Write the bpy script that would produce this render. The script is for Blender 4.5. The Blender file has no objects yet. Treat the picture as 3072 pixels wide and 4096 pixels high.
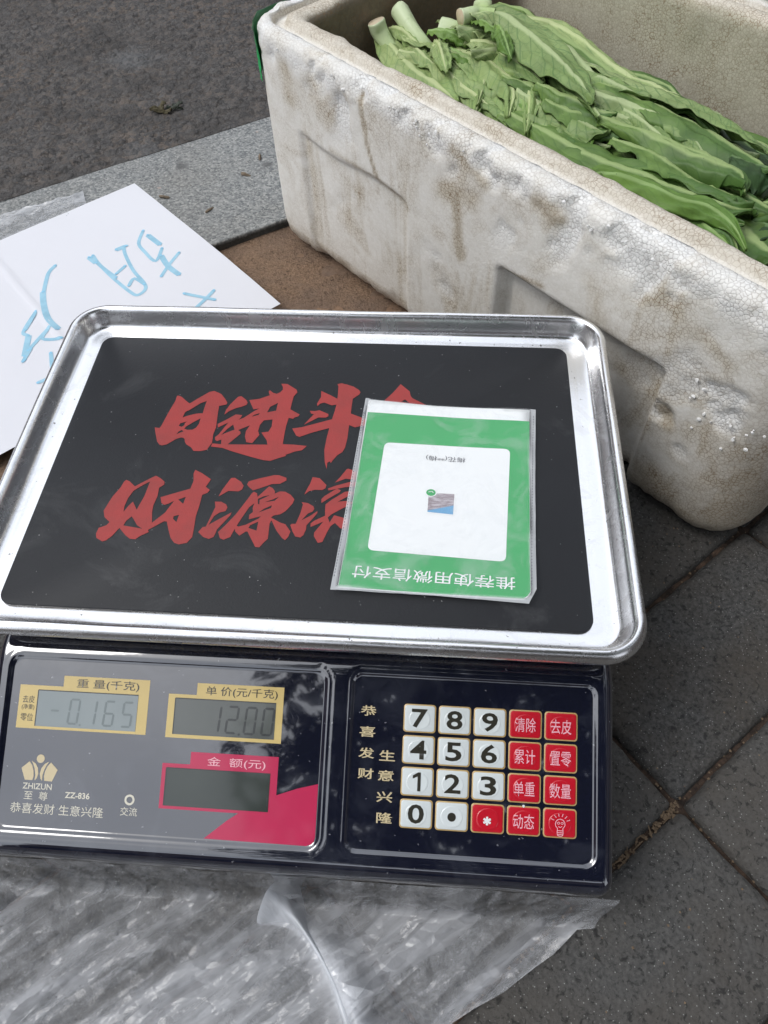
import bpy, bmesh, math, random
from mathutils import Vector, Matrix, noise, geometry
random.seed(11)
sc = bpy.context.scene
COL = sc.collection
R = math.radians
# ------------------------------------------------------------------ camera, sky, sun, exposure
camd = bpy.data.cameras.new('camera'); cam = bpy.data.objects.new('camera', camd); COL.objects.link(cam)
camd.sensor_fit = 'VERTICAL'; camd.sensor_height = 36.0; camd.sensor_width = 27.0; camd.lens = 2974.29/4096*36
camd.clip_start = .01; camd.clip_end = 500
cam.matrix_world = Matrix.Translation((.06647401, -.25176593, .44581873)) @ Matrix(((0.99730572,-0.03943237,0.06185779),(0.06754416,0.82258932,-0.56461013),(-0.02861964,0.56726704,0.82303646))).to_4x4()
sc.camera = cam
SUN_EL, SUN_AZ = R(56), R(-104)      # azimuth measured from +Y towards +X
w = bpy.data.worlds.new('World'); sc.world = w; w.use_nodes = True
nt = w.node_tree; nt.nodes.clear()
sky = nt.nodes.new('ShaderNodeTexSky'); sky.sky_type = 'NISHITA'; sky.sun_disc = False
sky.sun_elevation = SUN_EL; sky.sun_rotation = SUN_AZ; sky.air_density = 1.0; sky.dust_density = 3.0; sky.ozone_density = 1.0
hs = nt.nodes.new('ShaderNodeHueSaturation'); hs.inputs['Saturation'].default_value = .32
tc = nt.nodes.new('ShaderNodeTexCoord'); nz = nt.nodes.new('ShaderNodeTexNoise'); nz.inputs['Scale'].default_value = 2.2; nz.inputs['Detail'].default_value = 6
cr = nt.nodes.new('ShaderNodeValToRGB'); cr.color_ramp.elements[0].position = .3; cr.color_ramp.elements[0].color = (.72,.76,.82,1); cr.color_ramp.elements[1].position = .7; cr.color_ramp.elements[1].color = (1.2,1.2,1.2,1)
mx = nt.nodes.new('ShaderNodeMix'); mx.data_type = 'RGBA'; mx.blend_type = 'MULTIPLY'; mx.inputs[0].default_value = 1
bg = nt.nodes.new('ShaderNodeBackground'); bg.inputs['Strength'].default_value = .15
wo = nt.nodes.new('ShaderNodeOutputWorld')
oc = nt.nodes.new('ShaderNodeMix'); oc.data_type = 'RGBA'; oc.inputs[0].default_value = .5; oc.inputs[7].default_value = (10.9, 11.3, 12.0, 1)    # even overcast cloud layer over the clear sky
nt.links.new(sky.outputs[0], hs.inputs['Color']); nt.links.new(hs.outputs[0], oc.inputs[6]); nt.links.new(tc.outputs['Generated'], nz.inputs['Vector']); nt.links.new(nz.outputs[0], cr.inputs[0])
nt.links.new(oc.outputs[2], mx.inputs[6]); nt.links.new(cr.outputs[0], mx.inputs[7]); nt.links.new(mx.outputs[2], bg.inputs[0]); nt.links.new(bg.outputs[0], wo.inputs[0])
sd = bpy.data.lights.new('sun', 'SUN'); sd.energy = 1.15; sd.angle = R(24); sd.color = (1, .97, .93)
so = bpy.data.objects.new('sun', sd); COL.objects.link(so)
dv = Vector((math.sin(SUN_AZ)*math.cos(SUN_EL), math.cos(SUN_AZ)*math.cos(SUN_EL), math.sin(SUN_EL)))
so.rotation_euler = dv.to_track_quat('Z', 'Y').to_euler(); so.location = dv*5
sc.view_settings.view_transform = 'Standard'; sc.view_settings.look = 'None'; sc.view_settings.exposure = 0.1; sc.view_settings.gamma = 1; sc.view_settings.use_curve_mapping = False
sc.cycles.max_bounces = 10; sc.cycles.transparent_max_bounces = 12
try: sc.cycles.use_denoising = True
except Exception: pass
CHARS=[[[[[-86.0,45.93],[-84.91,45.97],[-83.09,45.17],[-79.67,42.05],[-77.36,40.19],[-76.61,40.51],[-73.07,44.27],[-67.14,49.85],[-64.57,50.68],[-61.57,49.34],[-59.6,48.17],[-56.85,44.64],[-54.92,41.62],[-55.19,40.17],[-59.26,38.93],[-58.95,33.27],[-58.39,27.71],[-57.83,22.23],[-58.45,17.45],[-57.89,10.78],[-58.93,8.23],[-59.72,5.77],[-63.1,4.64],[-67.21,4.58],[-69.03,6.99],[-72.36,9.16],[-73.58,11.09],[-74.17,13.07],[-75.25,13.89],[-76.58,13.97],[-78.94,12.86],[-81.52,10.42],[-83.68,8.53],[-86.09,7.7],[-87.51,8.16],[-89.46,10.4],[-91.68,16.01],[-93.41,20.84],[-90.5,20.49],[-89.86,22.23],[-88.2,32.05],[-86.14,41.78]],[[-67.39,42.55],[-67.59,39.3],[-67.84,32.76],[-70.06,32.6],[-72.11,32.16],[-75.57,30.82],[-78.92,29.07],[-78.42,32.81],[-77.4,34.27],[-76.41,34.67],[-74.66,36.51],[-70.67,40.61]],[[-68.19,28.83],[-68.34,24.52],[-69.34,21.74],[-71.1,20.09],[-74.2,19.82],[-76.07,20.63],[-75.28,22.3],[-72.25,25.39]],[[-75.6,26.15],[-76.65,24.86],[-76.58,23.35],[-77.85,21.92],[-79.71,22.66],[-79.25,24.61]],[[-75.93,18.59],[-77.45,17.85],[-79.6,16.2],[-78.87,18.26],[-77.31,19.55]]]],[[[[-49.34,46.54],[-47.56,47.2],[-44.06,44.22],[-42.88,42.11],[-43.38,40.3],[-46.06,38.76],[-49.06,37.57],[-52.85,34.94],[-54.91,32.25],[-54.65,35.92],[-52.85,40.63]]],[[[-57.43,24.99],[-52.73,28.64],[-48.27,32.67],[-44.38,32.34],[-44.82,30.37],[-45.93,28.58],[-42.98,30.44],[-38.01,35.56],[-35.21,37.93],[-38.54,37.09],[-40.12,40.08],[-42.27,44.15],[-36.44,45.47],[-30.72,48.53],[-31.85,51.27],[-31.36,52.61],[-29.15,50.64],[-26.87,49.86],[-24.9,51.18],[-23.6,53.43],[-23.93,55.64],[-25.28,58.18],[-21.55,58.11],[-15.51,53.76],[-14.68,51.59],[-16.38,48.24],[-16.81,42.82],[-16.99,37.98],[-11.02,34.23],[-11.62,32.81],[-13.59,31.82],[-14.5,30.74],[-16.96,31.4],[-17.67,25.31],[-17.73,18.53],[-17.61,11.62],[-11.86,11.61],[-3.89,10.98],[-6.13,7.81],[-10.15,6.65],[-15.13,4.04],[-14.52,3.36],[-18.09,1.79],[-22.81,-0.54],[-26.91,-0.21],[-34.9,2.0],[-45.75,5.4],[-51.28,7.45],[-58.03,8.14],[-57.57,10.47],[-52.57,10.09],[-52.98,13.52],[-55.32,12.22],[-56.55,13.17],[-56.95,15.16],[-55.27,17.25],[-53.85,20.69],[-51.49,26.27],[-54.96,23.72],[-56.78,22.27]],[[-53.88,16.84],[-50.91,21.84],[-48.32,24.89],[-46.84,21.13],[-50.86,18.79]],[[-48.8,10.12],[-42.89,18.12],[-43.19,19.79],[-44.7,20.88],[-38.56,24.76],[-40.14,20.26],[-39.95,16.23],[-38.46,12.16],[-35.02,11.65],[-31.92,17.92],[-33.14,20.56],[-32.87,25.34],[-31.08,28.86],[-26.21,29.76],[-25.89,24.27],[-27.12,20.48],[-31.05,19.64],[-29.49,17.35],[-27.16,14.12],[-26.24,10.91]],[[-24.98,42.7],[-25.13,36.58],[-30.21,35.04],[-29.04,39.47]],[[-38.62,31.32],[-37.54,32.77],[-34.34,34.3],[-34.91,32.88]]]],[[[[8.38,59.14],[10.73,59.98],[14.35,59.01],[18.28,57.47],[21.74,54.88],[22.7,53.1],[22.05,51.25],[18.63,47.72],[18.51,42.14],[18.54,36.16],[25.18,33.31],[27.37,32.02],[27.25,27.22],[24.44,26.76],[21.94,25.77],[18.42,27.39],[18.34,17.42],[17.7,10.81],[16.51,7.51],[13.97,5.14],[11.84,1.53],[10.83,-0.74],[10.42,0.7],[8.93,-0.38],[9.03,-4.79],[7.48,0.06],[6.29,8.36],[6.6,16.91],[7.28,24.67],[-2.61,20.66],[-8.91,17.37],[-10.82,18.16],[-13.88,23.42],[-8.32,24.68],[0.12,28.12],[8.12,31.35],[9.04,37.51],[9.54,42.84],[6.97,42.02],[2.22,44.1],[-0.07,43.15],[-1.43,41.18],[-1.92,43.08],[-0.16,48.54],[-0.6,53.25],[5.01,50.2],[9.6,47.35],[9.51,51.84],[9.27,57.33]]],[[[-5.46,37.26],[-2.54,37.17],[0.01,37.98],[5.59,35.27],[5.78,33.54],[4.33,32.43],[0.14,32.4],[-7.52,26.56],[-2.78,34.78],[-4.41,35.2]]]],[[[[46.05,60.64],[48.88,57.8],[51.69,54.99],[52.39,51.39],[53.53,49.64],[61.1,44.96],[66.45,41.3],[52.96,39.34],[34.5,41.39],[37.75,47.92],[41.66,53.13]],[[49.36,48.54],[51.87,45.64],[47.07,46.73]]]],[[[[-100.83,-18.65],[-99.94,-17.25],[-97.66,-18.2],[-94.04,-21.41],[-89.68,-17.83],[-85.88,-14.87],[-84.15,-13.67],[-81.23,-15.27],[-78.4,-17.62],[-78.21,-19.45],[-80.42,-21.69],[-80.02,-27.41],[-80.78,-33.39],[-80.35,-38.05],[-78.76,-44.43],[-73.35,-37.72],[-70.27,-29.94],[-72.78,-31.83],[-75.01,-32.82],[-76.75,-31.72],[-78.16,-27.92],[-72.77,-25.57],[-63.25,-21.5],[-62.63,-16.27],[-63.7,-11.36],[-63.27,-8.64],[-59.01,-10.83],[-53.28,-14.73],[-55.12,-19.91],[-52.47,-21.91],[-53.33,-23.76],[-55.97,-25.38],[-56.0,-32.21],[-56.46,-39.22],[-55.84,-46.61],[-55.58,-52.19],[-57.62,-55.88],[-61.63,-57.01],[-64.18,-56.2],[-66.76,-53.29],[-69.25,-47.82],[-71.03,-43.37],[-72.53,-43.16],[-77.38,-47.09],[-79.79,-49.02],[-78.99,-50.27],[-82.7,-52.69],[-84.96,-55.03],[-87.87,-54.89],[-90.83,-52.81],[-95.13,-48.52],[-97.79,-53.71],[-99.94,-56.32],[-101.83,-57.24],[-105.55,-55.21],[-106.51,-52.74],[-106.14,-49.06],[-102.55,-47.18],[-101.43,-45.13],[-104.97,-42.14],[-106.61,-38.15],[-104.37,-28.56],[-101.58,-22.37]],[[-86.44,-17.68],[-87.15,-27.75],[-89.06,-36.61],[-92.39,-31.46],[-93.94,-34.02],[-95.76,-38.21],[-96.22,-34.72],[-95.68,-29.35],[-93.99,-24.45],[-90.81,-21.26]],[[-90.6,-40.98],[-89.22,-42.53],[-86.26,-46.39],[-82.79,-48.6],[-84.84,-48.13],[-89.86,-47.42],[-93.51,-46.86],[-92.76,-43.85]],[[-64.52,-26.98],[-64.96,-31.64],[-68.25,-29.07]],[[-65.54,-38.79],[-65.94,-43.41],[-68.17,-41.51],[-68.23,-39.79]]]],[[[[-42.37,-13.37],[-40.42,-13.09],[-36.45,-15.68],[-34.59,-18.34],[-35.05,-20.79],[-36.79,-22.08],[-42.23,-22.03],[-46.9,-25.97],[-45.78,-21.59]]],[[[-48.2,-29.37],[-44.77,-29.32],[-41.77,-30.95],[-40.76,-32.95],[-41.22,-35.13],[-44.38,-36.33],[-46.81,-38.76],[-48.58,-44.27],[-44.44,-40.94],[-37.93,-35.85],[-38.3,-37.77],[-40.83,-42.19],[-43.7,-47.14],[-43.84,-48.83],[-44.47,-51.64],[-46.81,-52.97],[-49.87,-51.91],[-53.11,-49.0],[-51.38,-45.82],[-49.78,-45.46],[-48.73,-40.0],[-47.23,-32.97]]],[[[-32.93,-17.35],[-32.31,-15.18],[-27.43,-13.11],[-18.91,-10.25],[-16.41,-10.32],[-12.21,-11.79],[-11.85,-13.62],[-15.06,-16.04],[-19.46,-16.42],[-25.4,-19.43],[-29.07,-21.12],[-31.39,-19.11]]],[[[-28.43,-21.99],[-26.57,-22.8],[-25.83,-25.16],[-23.1,-21.44],[-20.69,-18.0],[-18.55,-19.12],[-17.0,-21.16],[-17.0,-22.78],[-14.32,-21.03],[-11.36,-21.19],[-8.14,-23.14],[-5.8,-26.0],[-6.4,-28.68],[-9.54,-33.79],[-12.11,-35.94],[-15.35,-36.78],[-16.57,-38.16],[-11.36,-41.05],[-8.36,-42.03],[-5.13,-46.37],[-5.84,-49.73],[-7.19,-51.73],[-9.02,-50.44],[-12.49,-46.17],[-16.07,-39.85],[-16.71,-41.87],[-16.17,-51.35],[-17.92,-53.63],[-19.76,-56.72],[-21.89,-56.56],[-24.82,-51.78],[-27.45,-47.46],[-28.39,-47.51],[-31.24,-50.16],[-33.81,-47.77],[-34.35,-46.12],[-35.25,-48.96],[-35.78,-51.21],[-38.99,-53.03],[-41.02,-52.3],[-42.72,-48.49],[-39.93,-44.42],[-35.53,-37.06],[-31.69,-28.7],[-29.25,-22.93]],[[-26.91,-29.54],[-27.22,-32.6],[-26.68,-35.19],[-28.3,-37.0],[-28.05,-39.86],[-21.95,-37.56],[-23.12,-39.22],[-29.12,-43.33],[-32.71,-44.63],[-33.73,-44.29],[-32.15,-39.77],[-29.15,-32.11]],[[-22.82,-41.03],[-22.84,-46.68],[-27.36,-45.22],[-26.71,-43.49]],[[-14.28,-24.62],[-16.3,-27.38],[-21.48,-28.51],[-17.4,-26.55]],[[-17.3,-30.37],[-17.51,-32.14],[-23.54,-35.21],[-21.26,-32.9]],[[-19.3,-23.78],[-24.38,-27.17],[-24.14,-30.11],[-24.81,-29.85],[-25.44,-26.63],[-22.58,-24.71]]]],[[[[2.09,-10.65],[5.97,-11.27],[10.17,-15.66],[9.92,-17.79],[8.35,-19.07],[4.21,-19.14],[1.17,-20.31],[-0.97,-22.62],[0.01,-18.86],[1.26,-15.16]]],[[[-1.79,-27.58],[1.66,-28.01],[4.79,-29.91],[5.58,-31.62],[4.74,-33.4],[2.5,-34.66],[-0.27,-39.09],[3.66,-36.33],[7.31,-32.87],[7.46,-34.13],[5.3,-37.96],[2.72,-42.06],[2.81,-44.58],[1.87,-48.25],[0.42,-49.7],[-2.22,-49.28],[-4.04,-46.32],[-5.76,-42.47],[-5.17,-41.59],[-3.05,-41.49],[-1.39,-34.27],[-0.87,-29.01]]],[[[20.11,-4.42],[21.07,-4.06],[23.14,-4.91],[25.72,-6.03],[25.72,-11.59],[20.25,-10.92],[14.64,-13.81],[17.18,-9.83]]],[[[11.17,-18.03],[14.87,-16.05],[22.9,-12.94],[26.32,-12.78],[25.61,-15.85],[20.32,-16.7],[11.79,-19.21]]],[[[8.56,-25.03],[9.8,-23.19],[16.03,-17.81],[18.34,-18.9],[17.74,-20.13],[11.93,-24.87],[8.86,-27.66]]],[[[11.12,-28.44],[13.92,-25.36],[20.61,-19.7],[23.0,-19.29],[25.99,-20.04],[17.41,-26.38],[22.63,-25.54],[26.09,-26.55],[19.35,-31.25],[14.92,-34.64],[13.25,-36.72],[14.53,-39.79],[16.41,-35.14],[22.76,-36.83],[24.47,-39.87],[23.39,-43.3],[20.55,-43.16],[17.39,-39.93],[15.25,-42.01],[13.81,-46.0],[12.14,-51.87],[9.88,-52.53],[7.3,-48.53],[7.27,-46.32],[11.17,-39.39],[4.98,-43.07],[4.7,-40.83],[6.38,-39.05],[11.7,-35.65],[11.34,-32.5]]]]]
CARD={"sleeve":[[26.53,45.77],[65.99,42.08],[123.97,40.3],[121.56,-10.9],[118.89,-75.84],[114.8,-84.09],[69.7,-82.1],[19.76,-81.38],[21.76,-41.7],[24.35,8.02]],"white":[[28.11,45.83],[66.02,41.03],[120.76,40.38],[120.17,31.96],[28.49,36.13]],"green":[[28.49,36.13],[120.17,31.96],[115.76,-68.9],[114.98,-79.72],[112.94,-82.74],[23.21,-79.56]],"panel":[[39.69,14.54],[109.02,12.23],[104.84,-60.24],[35.59,-56.61]],"name":[[63.4,4.95],[84.09,3.51],[83.52,1.6],[64.07,6.89]],"avatar":[[65.32,-19.32],[78.9,-19.57],[78.38,-32.62],[65.03,-31.55]],"badge":[[66.4,-19.54]],"line":[[30.11,-67.92],[108.5,-70.78],[108.32,-76.76],[30.53,-72.52]]}
INK=[[12,[[-220.4,361.2],[-219.7,341.4],[-210.2,328.0],[-196.6,314.9],[-195.1,333.8]]],[12,[[-177.2,327.5],[-182.6,310.1],[-186.1,293.1]]],[12,[[-258.3,321.2],[-249.2,309.4],[-230.9,290.4],[-208.9,271.0],[-201.4,267.6],[-196.7,275.1],[-199.7,283.8],[-214.4,301.3],[-228.4,324.7],[-232.2,335.5],[-230.0,337.0]]],[12,[[-229.0,295.6],[-223.7,307.5]]],[12,[[-212.8,279.6],[-210.5,289.8],[-199.4,282.5]]],[12,[[-286.6,241.8],[-289.0,216.2],[-281.9,209.7],[-276.7,183.6]]],[12,[[-277.4,194.4],[-267.5,223.8],[-269.7,209.0],[-252.5,209.7]]],[12,[[-160.3,271.4],[-145.7,268.2],[-131.2,265.0]]],[12,[[-134.4,277.1],[-140.1,264.7],[-145.8,253.7],[-150.2,244.1]]],[12,[[-257.3,193.0],[-250.9,176.2]]],[12,[[-257.5,159.3],[-251.4,163.7]]],[12,[[-275.8,196.7],[-277.5,181.5]]],[26,[[-214.2,354.2],[-198.2,339.3]]],[26,[[-193.4,323.0],[-182.8,307.4],[-170.0,296.2]]],[26,[[-261.3,318.4],[-252.1,310.6]]],[26,[[-238.7,330.4],[-231.5,336.1]]],[26,[[-289.0,268.4],[-282.5,251.5],[-272.1,232.9],[-259.2,220.7]]],[26,[[-282.7,211.9],[-278.2,187.9]]],[18,[[-289.4,305.6],[-292.4,293.7],[-288.2,268.5]]],[18,[[-258.8,318.5],[-243.0,303.0],[-227.6,290.5]]],[18,[[-286.2,240.7],[-288.2,218.5]]]]
LEAVES=[[0,"stalk",8,0.0,0.25,[[5.9,424.5,172.0],[9.4,423.2,163.5],[18.5,416.2,155.0],[31.5,406.3,146.5],[45.6,401.6,138.0]]],[0,"pale",20,-0.2,0.2,[[7.1,437.1,160.0],[27.1,397.4,157.5],[42.8,375.2,155.0],[58.9,360.0,152.5],[75.9,336.1,150.0]]],[1,"stalk",7.6,0.0,0.25,[[24.2,441.7,174.0],[34.4,425.2,167.2],[44.8,414.4,160.4],[52.5,411.5,153.6],[60.3,408.4,146.8],[70.7,402.6,140.0]]],[1,"pale",20,0.35,0.5,[[37.7,408.6,156.0],[60.5,387.8,155.0],[84.9,370.3,154.0],[108.3,351.1,153.0],[119.7,339.4,152.0]]],[1,"pale",30,-0.2,0.15,[[38.7,415.3,146.0],[60.7,392.2,146.0],[80.6,365.3,146.0],[92.5,346.6,146.0],[106.2,326.4,146.0],[124.6,298.6,146.0],[143.2,274.5,146.0]]],[1,"pale",18,0.25,0.6,[[53.9,396.1,166.0],[66.1,392.3,164.3],[81.8,392.3,162.7],[98.6,379.7,161.0],[112.5,359.1,159.3],[117.2,337.0,157.7],[112.6,305.0,156.0]]],[2,"stalk",9,0.0,0.25,[[59.2,425.3,166.0],[69.2,422.6,166.0],[79.0,422.6,166.0],[91.3,418.5,166.0]]],[2,"pale",18,-0.3,0.6,[[65.9,415.3,160.0],[90.6,411.0,159.6],[108.4,386.2,159.2],[123.1,360.3,158.8],[128.8,331.1,158.4],[124.6,280.7,158.0]]],[2,"palem",21,-0.3,0.5,[[71.4,401.1,176.0],[83.5,407.2,174.0],[95.6,409.4,172.0],[107.5,394.6,170.0],[114.4,376.5,168.0],[127.9,359.1,166.0],[139.6,337.8,164.0]]],[2,"palem",34,0,0.15,[[108.9,356.7,148.0],[129.2,333.9,148.0],[153.2,316.6,148.0],[158.8,303.0,148.0],[186.1,297.9,148.0]]],[3,"stalk",8,0.0,0.25,[[74.8,415.4,178.0],[82.0,418.9,178.0],[89.2,423.5,178.0],[102.5,421.5,178.0]]],[3,"palem",21,0.1,0.35,[[82.9,411.5,182.0],[91.4,418.6,180.6],[107.1,418.6,179.1],[122.3,402.1,177.7],[138.5,372.4,176.3],[152.9,344.5,174.9],[164.1,316.1,173.4],[170.9,293.4,172.0]]],[4,"stalk",8,0.0,0.25,[[94.1,469.1,166.0],[95.2,456.7,168.0],[96.1,444.4,170.0]]],[4,"mid",22,0.3,0.5,[[120.0,456.6,160.0],[141.3,448.0,158.9],[159.4,434.2,157.7],[197.7,370.6,156.6],[215.8,352.5,155.4],[238.9,339.2,154.3],[251.3,324.2,153.1],[263.8,293.5,152.0]]],[4,"palem",22,0.3,0.5,[[120.9,434.0,168.0],[142.3,416.2,166.4],[161.6,396.5,164.8],[175.4,362.4,163.2],[191.9,345.5,161.6],[217.0,325.5,160.0]]],[4,"mid",22,0.4,0.7,[[168.7,358.9,160.0],[191.9,341.4,159.7],[216.3,319.0,159.4],[236.1,299.4,159.1],[251.5,280.7,158.9],[265.9,261.0,158.6],[279.7,242.3,158.3],[290.9,230.5,158.0]]],[4,"dark",26,0.4,0.4,[[199.5,374.1,150.0],[227.1,346.8,147.5],[253.3,321.1,145.0],[275.7,282.8,142.5],[298.0,254.0,140.0]]],[4,"palem",16,0.0,0.9,[[147.1,390.9,165.0],[163.7,342.2,164.0],[183.5,322.9,163.0],[203.3,310.9,162.0],[218.9,299.3,161.0],[233.2,281.8,160.0],[241.6,264.9,159.0],[246.2,248.6,158.0]]],[3,"mid",14,0.2,1.1,[[133.2,331.6,168.0],[147.9,319.2,167.5],[162.3,307.1,167.0],[178.0,293.6,166.5],[188.0,291.0,166.0]]],[3,"mid",16,0.1,1.1,[[175.7,287.3,166.0],[197.8,273.6,166.0],[218.3,253.6,166.0],[237.2,236.2,166.0],[254.5,224.0,166.0],[258.6,215.0,166.0],[257.6,201.7,166.0]]],[2,"palem",23,-0.1,0.2,[[120.1,340.4,158.0],[134.1,323.8,158.5],[152.3,306.0,159.0],[169.6,287.1,159.5],[182.2,275.8,160.0]]],[3,"palem",34,-0.1,0.2,[[174.6,314.4,146.0],[193.8,294.5,146.0],[207.6,275.4,146.0],[224.2,255.6,146.0],[240.2,242.9,146.0]]],[5,"mid",21,-0.15,0.35,[[114.4,309.5,156.0],[132.7,290.8,157.2],[149.9,269.4,158.5],[174.5,242.6,159.8],[198.4,225.2,161.0],[216.7,206.8,162.2],[231.0,195.0,163.5],[244.5,182.0,164.8],[258.3,177.7,166.0]]],[5,"bright",11,-0.2,0.5,[[152.8,176.7,190.0],[158.1,181.3,186.9],[165.8,188.1,183.7],[188.2,183.8,180.6],[207.2,172.6,177.4],[227.0,168.4,174.3],[239.7,156.2,171.1],[244.8,134.2,168.0]]],[5,"mid",18,-0.3,0.4,[[176.6,220.2,160.0],[190.8,212.4,157.5],[205.6,203.3,155.0],[218.1,197.2,152.5],[233.9,187.1,150.0]]],[6,"dark",34,-0.1,0.2,[[217.5,228.4,140.0],[229.2,218.0,140.0],[240.1,204.9,140.0],[257.8,185.3,140.0],[270.2,165.2,140.0]]],[6,"mid",30,-0.1,0.3,[[253.1,191.7,152.0],[259.1,178.8,151.3],[266.2,165.1,150.7],[275.4,151.9,150.0]]],[6,"mid",22,0.1,0.4,[[256.0,239.9,150.0],[261.4,223.4,150.7],[271.6,207.6,151.3],[288.6,209.9,152.0]]],[6,"dark",24,0.3,0.5,[[261.3,248.6,160.0],[272.7,242.1,158.3],[283.8,238.8,156.7],[295.9,232.4,155.0]]],[6,"palem",20,0.3,0.4,[[266.1,295.7,145.0],[277.2,285.3,145.0],[290.6,274.4,145.0]]],[6,"dark",28,0.1,0.4,[[257.2,200.5,150.0],[268.6,190.8,150.0],[282.9,181.4,150.0]]],[5,"mid",22,0.1,0.5,[[226.5,279.0,150.0],[235.5,258.8,152.0],[240.9,236.1,154.0],[245.1,214.5,156.0],[252.0,192.5,158.0]]],[6,"mid",34,0.1,0.3,[[255.1,293.8,140.0],[261.8,263.1,140.0],[270.8,243.8,140.0],[278.8,222.2,140.0]]],[6,"dark",45,0.0,0.1,[[199.4,331.3,130.0],[225.9,303.8,130.0],[249.4,269.3,130.0],[268.3,221.9,130.0],[282.3,165.5,130.0]]]]
# ------------------------------------------------------------------ helpers
OFF = {}
def put(name, me, parent=None, mat=None):
    o = bpy.data.objects.new(name, me); COL.objects.link(o)
    if mat is not None and not me.materials: me.materials.append(mat)
    if parent is not None:
        o.parent = parent; o.matrix_parent_inverse = Matrix.Translation(-OFF.get(parent.name, Vector((0,0,0))))
    OFF[o.name] = Vector((0,0,0))
    return o
def mesh(name, v, f, mat=None, parent=None, smooth=True, uv=None, attrs=None, mats=None, mi=None):
    me = bpy.data.meshes.new(name); me.from_pydata([tuple(p) for p in v], [], f); me.update()
    if smooth:
        me.polygons.foreach_set('use_smooth', [True]*len(me.polygons))
    if uv:
        l = me.uv_layers.new(name='UVMap'); dat = []
        for lp in me.loops: dat += uv[lp.vertex_index]
        l.data.foreach_set('uv', dat)
    for k, a in (attrs or {}).items():
        at = me.attributes.new(k, 'FLOAT', 'POINT'); at.data.foreach_set('value', a)
    if mats:
        for m_ in mats: me.materials.append(m_)
        me.polygons.foreach_set('material_index', mi)
    return put(name, me, parent, mat)
def thing(name, label, cat, loc, group=None):
    o = bpy.data.objects.new(name, None); COL.objects.link(o); o.location = loc; o.empty_display_size = .02
    OFF[o.name] = Vector(loc); o['label'] = label; o['category'] = cat
    if group: o['group'] = group
    return o
def tag(o, label, cat, group=None):
    o['label'] = label; o['category'] = cat
    if group: o['group'] = group
    return o
def fbm(x, y, z, o=4, h=.5):
    s = 0; a = 1; 
    for i in range(o):
        s += a*noise.noise((x, y, z)); x *= 2.03; y *= 2.03; z *= 2.03; a *= h
    return s
def sst(a, b, x):
    t = min(1, max(0, (x-a)/(b-a))); return t*t*(3-2*t)
def ring(hx, hy, r, nx, ny, nc):
    "points of a rounded rectangle, counter-clockwise"
    P = []
    for k, (sx, sy) in enumerate(((1,-1),(1,1),(-1,1),(-1,-1))):
        cx, cy = sx*(hx-r), sy*(hy-r); a0 = -math.pi/2 + k*math.pi/2
        for i in range(nc+1):
            a = a0 + math.pi/2*i/nc; P.append((cx+r*math.cos(a), cy+r*math.sin(a)))
        n = ny if k % 2 == 0 else nx
        nxt = ((1,1),(-1,1),(-1,-1),(1,-1))[k]; a1 = a0+math.pi/2
        ex, ey = nxt[0]*(hx-r)+r*math.cos(a1), nxt[1]*(hy-r)+r*math.sin(a1)
        x0, y0 = P[-1]
        for i in range(1, n): P.append((x0+(ex-x0)*i/n, y0+(ey-y0)*i/n))
    return P
def sweep(cx, cy, hx, hy, r, prof, nx=6, ny=6, nc=6, minr=.002, cap0=True, cap1=True):
    "prof: (inset d, z) list; rings joined by quads"
    V = []; F = []; n = None
    for d, z in prof:
        rr = max(minr, r-d); P = ring(hx-d, hy-d, rr, nx, ny, nc); n = len(P)
        V += [(cx+x, cy+y, z) for x, y in P]
    for j in range(len(prof)-1):
        for i in range(n):
            a, b = j*n+i, j*n+(i+1) % n; F.append((a, b, b+n, a+n))
    if cap0: F.append(tuple(reversed(range(n))))
    if cap1: F.append(tuple(range((len(prof)-1)*n, len(prof)*n)))
    return V, F
def fill(outs, fn, dz=0):
    P = [[Vector((x, y, 0)) for x, y in o] for o in outs]
    tri = geometry.tessellate_polygon(P); V = [p for o in P for p in o]
    F = []
    for a, b, c in tri:
        n = (V[b]-V[a]).cross(V[c]-V[a]).z
        F.append((a, b, c) if n > 0 else (a, c, b))
    return [fn(p.x, p.y) for p in V], F
def shape(name, outs, fn, mat, parent):
    v, f = fill(outs, fn); return mesh(name, v, f, mat, parent, smooth=False)
def rrect2(cx, cy, w_, h_, r, nc=5): return [(cx+x, cy+y) for x, y in ring(w_/2, h_/2, r, 1, 1, nc)]
def circ(cx, cy, r, n=20, ry=None): return [(cx+r*math.cos(i*2*math.pi/n), cy+(ry or r)*math.sin(i*2*math.pi/n)) for i in range(n)]
def ribbon_polys(pts, wd):
    "flat stroke: quads along the line with round joints"
    V = []; F = []
    for (x0, y0), (x1, y1) in zip(pts, pts[1:]):
        L = math.hypot(x1-x0, y1-y0) or 1e-6; nx, ny = -(y1-y0)/L*wd/2, (x1-x0)/L*wd/2; b = len(V)
        V += [(x0+nx, y0+ny), (x0-nx, y0-ny), (x1-nx, y1-ny), (x1+nx, y1+ny)]; F.append((b, b+1, b+2, b+3))
    return V, F
def smoothline(pts, n=6):
    out = []
    for i in range(len(pts)-1):
        p = [Vector(pts[max(0, i-1)]), Vector(pts[i]), Vector(pts[i+1]), Vector(pts[min(len(pts)-1, i+2)])]
        for k in range(n):
            t = k/n; out.append(.5*((2*p[1])+(p[2]-p[0])*t+(2*p[0]-5*p[1]+4*p[2]-p[3])*t*t+(3*p[1]-p[0]-3*p[2]+p[3])*t**3))
    out.append(Vector(pts[-1])); return out
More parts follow.
